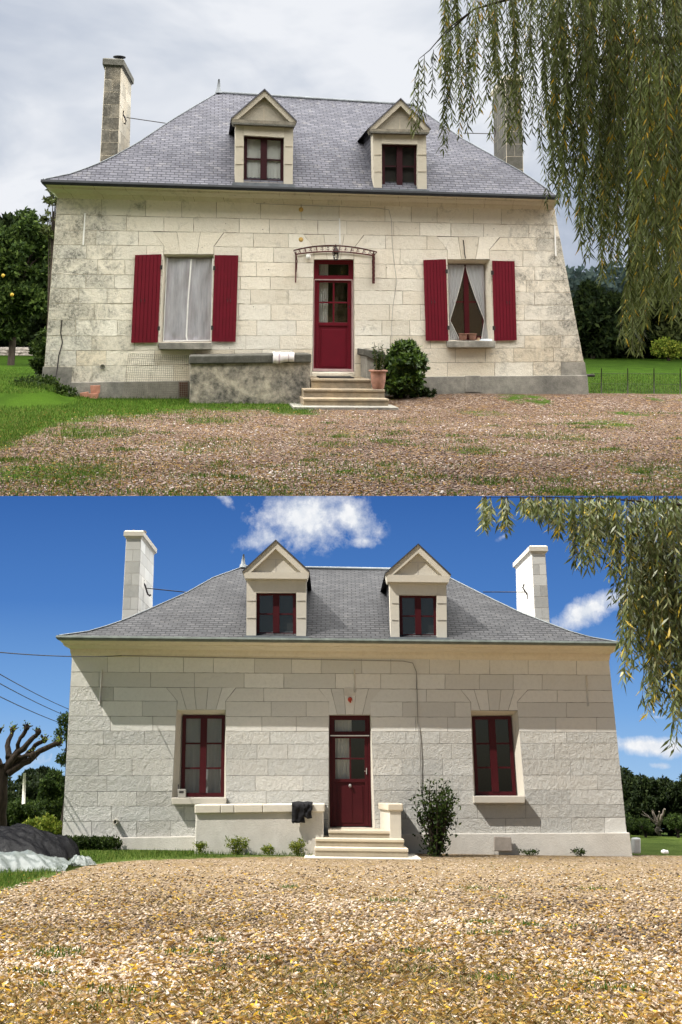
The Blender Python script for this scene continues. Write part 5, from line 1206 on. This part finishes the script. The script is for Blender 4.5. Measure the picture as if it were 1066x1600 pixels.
# upper willow
SU = []
bot = interp_curve([(200, 640)])  # placeholder to keep helper in use
bx = [640, 655, 670, 685, 700, 720, 745, 765, 790, 815, 835, 852, 870, 885, 905, 925, 950, 965, 985, 1000, 1020, 1045, 1080]
by = [190, 195, 160, 190, 215, 190, 180, 215, 260, 250, 300, 330, 405, 350, 400, 440, 450, 380, 545, 520, 470, 500, 540]
rw = random.Random(31)
def add(n, x0, x1, tmin, tmax, kmin, kmax, dy0, dy1, yel=0, drift=10):
    for _ in range(n):
        x = rw.uniform(x0, x1); b = np.interp(x, bx, by) * rw.uniform(kmin, kmax); t = rw.uniform(tmin, tmax)
        SU.append((x, t, b, rw.uniform(dy0, dy1), rw.uniform(-drift, drift), yel))
add(16, 690, 770, -40, -5, .5, 1.0, -1, 1); add(26, 765, 850, -40, -10, .45, 1.0, -1, 1.5); add(74, 850, 960, -40, -10, .45, .98, -1.5, 2); add(105, 950, 1085, -50, -10, .55, 1.0, -1.5, 2.5)
add(46, 985, 1085, 60, 160, .75, 1.0, -3.4, -2.2, .05); add(12, 875, 1000, 90, 260, .8, 1.03, -1, 1.5)
for (x, t, b, dr_) in ((652, 92, 205, -6), (660, 86, 190, -4), (676, 78, 150, 2), (690, 80, 235, 6), (697, 70, 225, 5), (706, 60, 190, 4), (712, 20, 215, 4), (722, 40, 205, 6), (646, 120, 200, -3), (742, 5, 185, 0), (757, 0, 150, 0), (735, 60, 175, 3),
                      (985, 240, 548, 10), (990, 260, 535, 6), (996, 300, 552, -4), (1002, 260, 520, 0), (993, 330, 550, 3)): SU.append((x, t, b, 0, dr_, 0))
tx = UP.P(1190, 640, 14)
bg_ = [([UP.P(1190, 10, 14), UP.P(1080, -20, 14), UP.P(960, -25, 13.5), UP.P(840, -15, 13), UP.P(740, 15, 13), UP.P(690, 60, 13)], [.12, .09, .06, .03, .012, .006]),
       ([UP.P(740, 15, 13), UP.P(700, 45, 13), UP.P(672, 78, 13), UP.P(655, 92, 13)], [.010, .008, .006, .004]),
       ([UP.P(1190, 150, 14.5), UP.P(1080, 70, 14.5), UP.P(1010, 60, 14), UP.P(930, 100, 14), UP.P(870, 150, 14)], [.12, .08, .05, .03, .015]), ([UP.P(1120, 60, 15), UP.P(1040, 140, 15), UP.P(985, 190, 15), UP.P(960, 260, 15)], [.09, .05, .03, .015])]
nU = willow(UP, 'weeping_willow', 'dull olive weeping willow hanging in front of the weathered house under grey sky', 13.0, SU, 'willow_up', [Vector((tx.x, 14.5, float(zg_up(tx.x, 14.5)) - .1)), UP.P(1185, 400, 14.5), UP.P(1190, 200, 14.5), UP.P(1190, 10, 14.2)], bg_, L=.13, W=.021, step=.022)
# lower willow: its boughs come in from a trunk beyond the right edge
SL = []; bxl = [752, 765, 775, 790, 800, 812, 830, 850, 865, 880, 900, 925, 940, 955, 968, 985, 1000, 1020, 1040, 1085]; byl = [828, 830, 800, 845, 785, 800, 812, 812, 835, 850, 890, 896, 860, 900, 1040, 1062, 1000, 1115, 1110, 1165]
def addl(n, x0, x1, t0, t1, k0, k1, d0, d1, yel=0):
    for _ in range(n):
        x = rw.uniform(x0, x1); b = 776 + (np.interp(x, bxl, byl) - 776) * rw.uniform(k0, k1); SL.append((x, rw.uniform(t0, t1), b, rw.uniform(d0, d1), rw.uniform(-5, 5), yel))
addl(12, 755, 768, 775.3, 777, .7, 1, -.3, .3); addl(12, 782, 794, 775.3, 777, .7, 1, -.3, .3); addl(44, 806, 865, 775.3, 777, .6, 1, -.4, .4); addl(66, 866, 960, 775.3, 777.5, .5, 1, -.5, .5); addl(84, 955, 1085, 775.3, 779, .5, 1, -.6, .6); addl(80, 965, 1085, 800, 960, .7, 1.0, -.6, .6, .1)
for (x, t, b) in ((1010, 1000, 1112), (1014, 1010, 1115), (1006, 1020, 1100), (1052, 1080, 1168), (1060, 1060, 1175), (980, 950, 1068), (976, 940, 1055)): SL.append((x, t, b, 0, -4, .1))
YL = 12.0
nL = willow(LOW, 'weeping_willow', 'sunlit yellow-green weeping willow hanging from the top right against blue sky', YL, SL, 'willow_low', [Vector((LOW.P(1200, 1300, YL).x, YL, -.1)), LOW.P(1195, 1100, YL), LOW.P(1190, 900, YL), LOW.P(1190, 800, YL)],
            [([LOW.P(1190, 802, YL), LOW.P(1080, 790, YL), LOW.P(960, 780, YL), LOW.P(860, 777, YL), LOW.P(752, 776.8, YL)], [.03, .018, .008, .004, .002]), ([LOW.P(1190, 950, YL), LOW.P(1080, 900, YL), LOW.P(1010, 860, YL), LOW.P(985, 830, YL)], [.05, .03, .02, .008])], L=.115, W=.024, step=.026)
print('willow leaves', nU, nL)

# ------------------------------------------------------------------ small things, lower place
def jacket():
    Yp = D - 1.38 - .06; th = Thing(LOW, 'black_jacket', 'crumpled black jacket thrown over the cream parapet coping', 'jacket', LOW.P(472, 1262, Yp))
    m = MB(); c = LOW.P(472, 1256, Yp); n = 26
    for part_, (x0, x1, zb, ph) in enumerate(((457, 477, 1286, 0), (474, 489, 1278, 2.0))):
        rows = []
        for j in range(15):
            v = j / 14; row = []
            for i in range(13):
                u = i / 12; x = x0 + (x1 - x0) * u * (1 - .25 * v * (part_ == 1)) + (-1 if part_ == 0 else 1) * v * 1.2
                if v < .35: p = LOW.P(x, 1257 - 5.5 * math.sin(math.pi * min(1, v / .35 * .8 + .1)) * (1 - .5 * abs(u - .5)), Yp + .02 + .3 * (1 - v / .35))
                else: p = LOW.P(x, 1256 + (zb - 1256 - 5 * abs(u - .4)) * (v - .35) / .65, Yp - .03)
                p.y -= .05 * (noise.noise(Vector((u * 3, v * 5, ph))) + .5) + .03; row.append(m.V(p))
            rows.append(row)
        for A, B in zip(rows, rows[1:]):
            for i in range(12): m.fi([A[i], A[i + 1], B[i + 1], B[i]], smooth=True)
    o = th.part('fabric', m, M['black_cloth']); s = o.modifiers.new('Solid', 'SOLIDIFY'); s.thickness = .05; s.offset = 1
jacket()
th = Thing(LOW, 'weather_station', 'small grey box with dark screen on the left window sill', 'meter', LOW.P(283, 1246, D - .02)); m = MB(); m.prism(LOW, [(277.5, 1233), (290.5, 1233), (290.5, 1246.4), (278, 1246.4)], D - .06, D + .02); th.part('case', m, M['grey_box'], bevel=.01)
m = MB(); m.prism(LOW, [(280, 1236), (287, 1236), (287, 1239), (280, 1239)], D - .064, D - .061); th.part('screen', m, M['iron']); m = MB(); m.tube([LOW.P(279, 1234, D), LOW.P(279, 1226, D + .03)], .012, 6); th.part('antenna', m, M['iron'])
m = MB(); m.prism(LOW, [(772, 1307), (799, 1308), (801, 1330), (772.5, 1330)], D - .17, D - .12); solo(LOW, 'stone_slab', m, M['slab'], 'square grey-brown slab leaning on the pale plinth', 'slab', LOW.P(786, 1330, D - .15), bevel=.012)
m = MB(); m.prism(LOW, [(991, 1310), (1001.5, 1309), (1002, 1334), (990, 1334)], 27.4, 27.7); solo(LOW, 'stone_block', m, M['block'], 'upright white stone block beside the right corner of the house', 'block', LOW.P(996, 1334, 27.5), bevel=.03)
m = MB(); m.prism(LOW, [(1036, 1330), (1040, 1328), (1045, 1329), (1046, 1334), (1037, 1334)], 26.4, 26.6); solo(LOW, 'small_stone', m, M['block'], 'small pale stone lying at the edge of the gravel', 'stone', LOW.P(1040, 1334, 26.5), bevel=.02)
# tarps
def tarp(name, label, mat, pos, nu, nv, B):
    m = MB(); rows = [[m.V(pos(i / nu, j / nv)) for i in range(nu + 1)] for j in range(nv + 1)]
    for A, B_ in zip(rows, rows[1:]):
        for i in range(nu): m.fi([A[i], A[i + 1], B_[i + 1], B_[i]], smooth=True)
    return solo(LOW, name, m, mat, label, 'tarp', B)
def folds(x, y, k, s):
    t = 0.0; a = 1.0; f = s
    for o in range(4): t += a * (1 - 2.6 * abs(noise.noise(Vector((x * f + .6 * y * f, y * f * .6 + o * 7, 1.3 + o))))); a *= .55; f *= 2.1
    return k * t
cxT = LOW.G(-5, 1352).x; right = LOW.P(109, 1335, 22).x; xl_ = cxT - 2.5
def posT(u, v):
    x = xl_ + (right - xl_) * u; q = abs(max((x - cxT) / (right - cxT), 0)) ** 3.0; h = max(0.02, 1 - q) ** .42; y = 22.3 + (v * 2 - 1) * 1.6 * h
    e = (1 - abs(v * 2 - 1) ** 2.4) ** .5 if 0 < v < 1 else 0
    return (x + .05 * math.sin(y * 9), y, max(.012, e * ((.44 - .10 * max(0, (x - cxT) / (right - cxT))) * h + folds(x, y, .075, 1.1) * min(1, 2 * (1 - q)))))
tarp('black_tarp', 'heap of crumpled black plastic tarp at the left edge of the gravel', M['black_tarp'], posT, 190, 110, (cxT, 22.3, 0))
r2 = LOW.P(112, 1350, 20.5).x
def posC(u, v):
    x = xl_ + (r2 - xl_) * u; q = max(0, (x - cxT) / (r2 - cxT)); yb = 19.1 + 1.0 * q ** 1.3 + .07 * math.sin(x * 5) + .03 * math.sin(x * 17); y = yb + (21.3 - yb) * v
    e = (max(0, 1 - abs(v * 2 - 1) ** 2.6)) ** .6
    return (x, y, max(.012, e * (.15 * (1 - q ** 3) + .03 + folds(x, y, .05, 2.0))))
tarp('clear_plastic_sheet', 'crumpled milky clear plastic sheet lying in front of the black tarp', M['clear_tarp'], posC, 190, 70, (cxT, 20.2, 0))
c = LOW.P(126, 1346, 21.6)
def posB(u, v):
    a = u * 6.2832; rr_ = v * (1 + .18 * math.sin(3 * a) + .1 * math.sin(7 * a + 1)); x, y = c.x + .24 * rr_ * math.cos(a), c.y + .30 * rr_ * math.sin(a)
    return (x, y, max(.012, (1 - v ** 2.4) * (.12 + folds(x, y, .03, 6))))
tarp('plastic_bag', 'small pale crumpled plastic bag beside the tarp heap', M['clear_tarp'], posB, 48, 20, (c.x, c.y, 0))
# shrub right of the lower steps
def twiggy(fr, name, label, cat, px, pyb, Y, w_, ytop, nst, mat, leaf, nl, spread=1.0, group=None, fat=.5):
    b = fr.P(px, pyb, Y); b.z = 0; hw = abs(fr.P(px + w_, pyb, Y).x - fr.P(px, pyb, Y).x); zt = fr.P(px, ytop, Y).z
    th = Thing(fr, name, label, cat, b, group); m = MB(); P_, Dv = [], []
    for k in range(nst):
        a = random.uniform(0, 6.28); r = random.random() ** .5; tip = Vector((b.x + hw * r * math.cos(a), b.y + hw * .7 * r * math.sin(a), zt * random.uniform(.55, 1.0) * (1 - .25 * r)))
        s = b + Vector((math.cos(a), math.sin(a), 0)) * hw * .15 * r; md = s.lerp(tip, .5) + Vector((random.uniform(-.06, .06), 0, .08)) * spread
        m.tube([s, md, tip], [.012 * zt, .008 * zt, .003], 4)
        for i in range(nl):
            t = random.random() ** .75; q = s.lerp(md, t * 2) if t < .5 else md.lerp(tip, t * 2 - 1)
            q = q + Vector((random.gauss(0, .04), random.gauss(0, .04), random.gauss(0, .03))) * spread * (2 if t < .5 else 1.3); P_.append(tuple(q)); Dv.append((random.gauss(0, 1), random.gauss(0, 1), random.gauss(.4, .6)))
    P_ = np.array(P_); P_[:, 2] = np.maximum(P_[:, 2], .02); th.part('stems', m, M['bark_pollard']); th.part('leaves', quads_mesh(leaf_quads(P_, np.array(Dv), leaf, leaf * fat), rng.uniform(0, 1, (len(P_), 1)) * np.ones((1, 3))), M[mat]); return th
twiggy(LOW, 'flowering_shrub', 'upright twiggy green shrub right of the pale steps', 'shrub', 681, 1334, D - 1.1, 40, 1200, 46, 'leaf_mid', .08, 46, 1.2)
for (x, yb, w_, yt, n_, lab) in ((313, 1339, 9, 1312, 10, 'single weed at the left end of the cream parapet wall'), (369, 1338, 22, 1303, 18, 'widest weed clump at the foot of the parapet wall'), (420, 1338, 12, 1318, 8, 'lowest weed clump in the middle of the parapet wall'), (467, 1337, 14, 1308, 14, 'weed clump beside the left end of the steps')):
    twiggy(LOW, 'weed', lab, 'weed', x, yb, D - 1.55, w_, yt, n_, 'leaf_bright', .05, 45, .5, 'weeds along the cream parapet wall', .35)
for (x, w_, lab) in ((828, 20, 'low weed at the foot of the right plinth under the window'), (905, 22, 'low weed at the foot of the right plinth near the corner')): twiggy(LOW, 'plinth_weed', lab, 'weed', x, 1334, D - .35, w_, 1326, 9, 'leaf_mid', .045, 26, .4, 'weeds along the right plinth')
cl = [(LOW.P(x, 1326, D - .35).x, D - .35 + random.uniform(-.15, .1), .10, .16, .16, .13) for x in range(100, 182, 7)]
solo(LOW, 'low_hedge', foliage(blob_points(cl, 3800), .05, .035), M['leaf_mid'], 'low leafy border plant along the pale left plinth', 'plant', LOW.P(140, 1332, D - .35))
cl = clumps(LOW.P(72, 1300, 27.5), (.5, .4, .22), 14, .17, 4); solo(LOW, 'garden_shrub', foliage(blob_points(cl, 3800), .07, .035), M['leaf_bright'], 'yellow-green shrub beside the left corner of the cleaned house', 'shrub', LOW.P(72, 1318, 27.5))
# pollard tree
def limb_tree(fr, name, label, Y, limbs, mat, knob, leafm=None):
    b = fr.P(*limbs[0][0][0], Y); th = Thing(fr, name, label, 'tree', b); 
    for k, (pts, rad) in enumerate(limbs):
        m = MB(); pp = [fr.P(x, y, Y + dz) for (x, y), dz in zip(pts, np.linspace(0, 0 if k == 0 else random.uniform(-.5, .5), len(pts)))]
        fine = []; rr_ = []
        for i in range(len(pp) - 1):
            for t in (0, .33, .66): fine.append(pp[i].lerp(pp[i + 1], t) + Vector((random.gauss(0, .012), random.gauss(0, .012), random.gauss(0, .012)))); rr_.append((rad[i] * (1 - t) + rad[i + 1] * t) * random.uniform(.92, 1.1))
        fine.append(pp[-1]); rr_.append(rad[-1]); m.tube(fine, rr_, 9)
        if knob and k: c = pp[-1]; m.lathe(c - Vector((0, 0, .05)), [(.01, -.03), (knob * .7, 0), (knob, .05), (knob * .8, .1), (.01, .13)], 9)
        if knob and k:
            for _ in range(7): m.tube([pp[-1], pp[-1] + Vector((random.uniform(-.1, .12), random.uniform(-.1, .1), random.uniform(.02, .13)))], [.02, .01], 4)
        th.part('trunk' if k == 0 else 'branch', m, M[mat])
    if leafm:
        P_ = np.concatenate([np.array(fr.P(*l[0][-1], Y))[None] + rng.normal(0, .06, (26, 3)) for l in limbs[1:]]); P_[:, 2] += .05; th.part('leaves', foliage(P_, .05, .03), M[leafm])
    return th
YP = 29.5
limb_tree(LOW, 'pollard_tree', 'leafless pollarded tree with knobby branches at the left edge against blue sky', YP,
    [([(-6, 1325), (-3, 1270), (2, 1225), (0, 1195)], [.22, .19, .17, .16]), ([(2, 1215), (14, 1190), (12, 1165), (20, 1140)], [.11, .08, .06, .045]), ([(8, 1200), (24, 1178), (32, 1155), (42, 1137)], [.08, .06, .05, .045]),
     ([(6, 1205), (30, 1175), (48, 1158), (60, 1144)], [.09, .07, .06, .05]), ([(12, 1208), (36, 1194), (62, 1174), (92, 1160)], [.09, .08, .06, .05]), ([(16, 1200), (40, 1182), (55, 1165), (70, 1156)], [.07, .06, .05, .045]), ([(10, 1184), (34, 1181), (52, 1179)], [.06, .045, .03]),
     ([(0, 1200), (-14, 1175), (-10, 1150), (-2, 1142)], [.1, .08, .06, .05]), ([(0, 1205), (-25, 1180), (-45, 1150)], [.1, .08, .06])], 'bark_pollard', .075, 'leaf_bright')
limb_tree(LOW, 'dead_tree', 'bleached dead tree stump with forked branches before the right wood', 36.5, [([(1030, 1304), (1029, 1292), (1028, 1283)], [.10, .08, .075]), ([(1028, 1286), (1023, 1276), (1019, 1265)], [.05, .04, .03]), ([(1030, 1286), (1035, 1275), (1039, 1264)], [.05, .04, .03]), ([(1026, 1288), (1016, 1278), (1004, 1268)], [.03, .02, .012]), ([(1026, 1283), (1012, 1276), (1003, 1272)], [.02, .015, .01]), ([(1030, 1290), (1029, 1278), (1030, 1268)], [.035, .03, .02])], 'bark_pale', 0)
m = MB(); m.tube([LOW.P(37, 1256, 33), LOW.P(38.5, 1208, 33)], [.045, .035], 8); solo(LOW, 'concrete_pole', m, M['cement_low'], 'pale concrete pole in front of the dark left hedge', 'pole', LOW.P(37, 1256, 33))
LT = [(-22, 1250, 38, 55, 56, 'leaf_dark', 'dark bushy tree behind the pollarded tree at the left edge'), (40, 1256, 37, 45, 52, 'leaf_dark', 'dark bushy tree behind the concrete pole'), (84, 1255, 36, 34, 56, 'leaf_mid', 'greener bushy tree beside the left wall of the cleaned house'), (58, 1228, 39, 30, 30, 'leaf_dark', 'rounded dark tree top rising behind the left hedge')]
for k, (x, y, Y, rx, ry, mt_, lab) in enumerate(LT): tree(LOW, 'hedge_tree', lab, 'tree', x, y, Y, rx, ry, .12, mt_, 14000, 50, .9, seed=40 + k, cr=.3)
tree(LOW, 'hedge', 'low bright green clipped hedge under the pollarded tree', 'hedge', 28, 1272, 34.5, 60, 16, .08, 'leaf_mid', 6000, 30, .5, seed=50, cr=.8)
tree(LOW, 'birch_tree', 'airy tree with fine leaves half hidden behind the left wall', 'tree', 113, 1150, 33, 30, 66, .07, 'leaf_mid', 4200, 40, .6, seed=51, cr=.25)
RT = [(978, 1250, 40, 36, 62, 'leaf_dark', 'tall dark tree against the right wall of the cleaned house'), (1010, 1256, 39.5, 34, 58, 'leaf_dark', 'dark domed tree in the middle of the right wood'), (1042, 1260, 40, 32, 52, 'leaf_dark', 'lower dark tree right of the domed one'), (1076, 1256, 39.5, 36, 56, 'leaf_dark', 'dark tree at the right edge of the wood'), (975, 1284, 38, 18, 18, 'leaf_mid', 'light green bush at the foot of the right wall'), (1056, 1284, 38, 20, 17, 'leaf_mid', 'light green bush right of the dead stump'), (1006, 1290, 38, 20, 12, 'leaf_mid', 'light green bush left of the dead stump')]
for k, (x, y, Y, rx, ry, mt_, lab) in enumerate(RT): tree(LOW, 'wood_tree' if k < 4 else 'wood_bush', lab, 'tree' if k < 4 else 'bush', x, y, Y, rx, ry, .11 if k < 4 else .06, mt_, 14000 if k < 4 else 2500, 50, .8, seed=60 + k, cr=.3)
m_c = [(LOW.P(x, 1270, 40.5).x, 40.5 + random.uniform(-.5, .5), .7, .5, .5, random.uniform(.75, 1.15)) for x in list(range(1120, 1700, 16)) + list(range(-700, -70, 16))]
solo(LOW, 'woodland', foliage(blob_points(m_c, 26000, .8), .13, .07), M['leaf_dark'], 'dark wood running on beside the sunlit lawn', 'woodland', kind='stuff', B=LOW.P(1120, 1300, 40.5))
# overhead cables
for (a, b, Ya, Yb_, lab) in (((-60, 1013), (190, 1024.5), 20, D - .03, 'thick black cable reaching the cornice of the cleaned house'), ((-60, 1018), (110, 1109), 24, 44, 'upper thin cable crossing the blue sky at left'), ((-60, 1034), (110, 1121), 24, 44, 'middle thin cable crossing the blue sky at left'), ((-60, 1058), (110, 1135), 24, 44, 'lowest thin cable crossing the blue sky at left')):
    m = MB(); p, q = LOW.P(*a, Ya), LOW.P(*b, Yb_); m.tube([p.lerp(q, t) - Vector((0, 0, .12 * 4 * t * (1 - t) * .5)) for t in np.linspace(0, 1, 12)], .009 if 'thick' in lab else .011, 5); solo(LOW, 'overhead_cable', m, M['cable'], lab, 'cable', p, 'overhead cables left of the cleaned house')
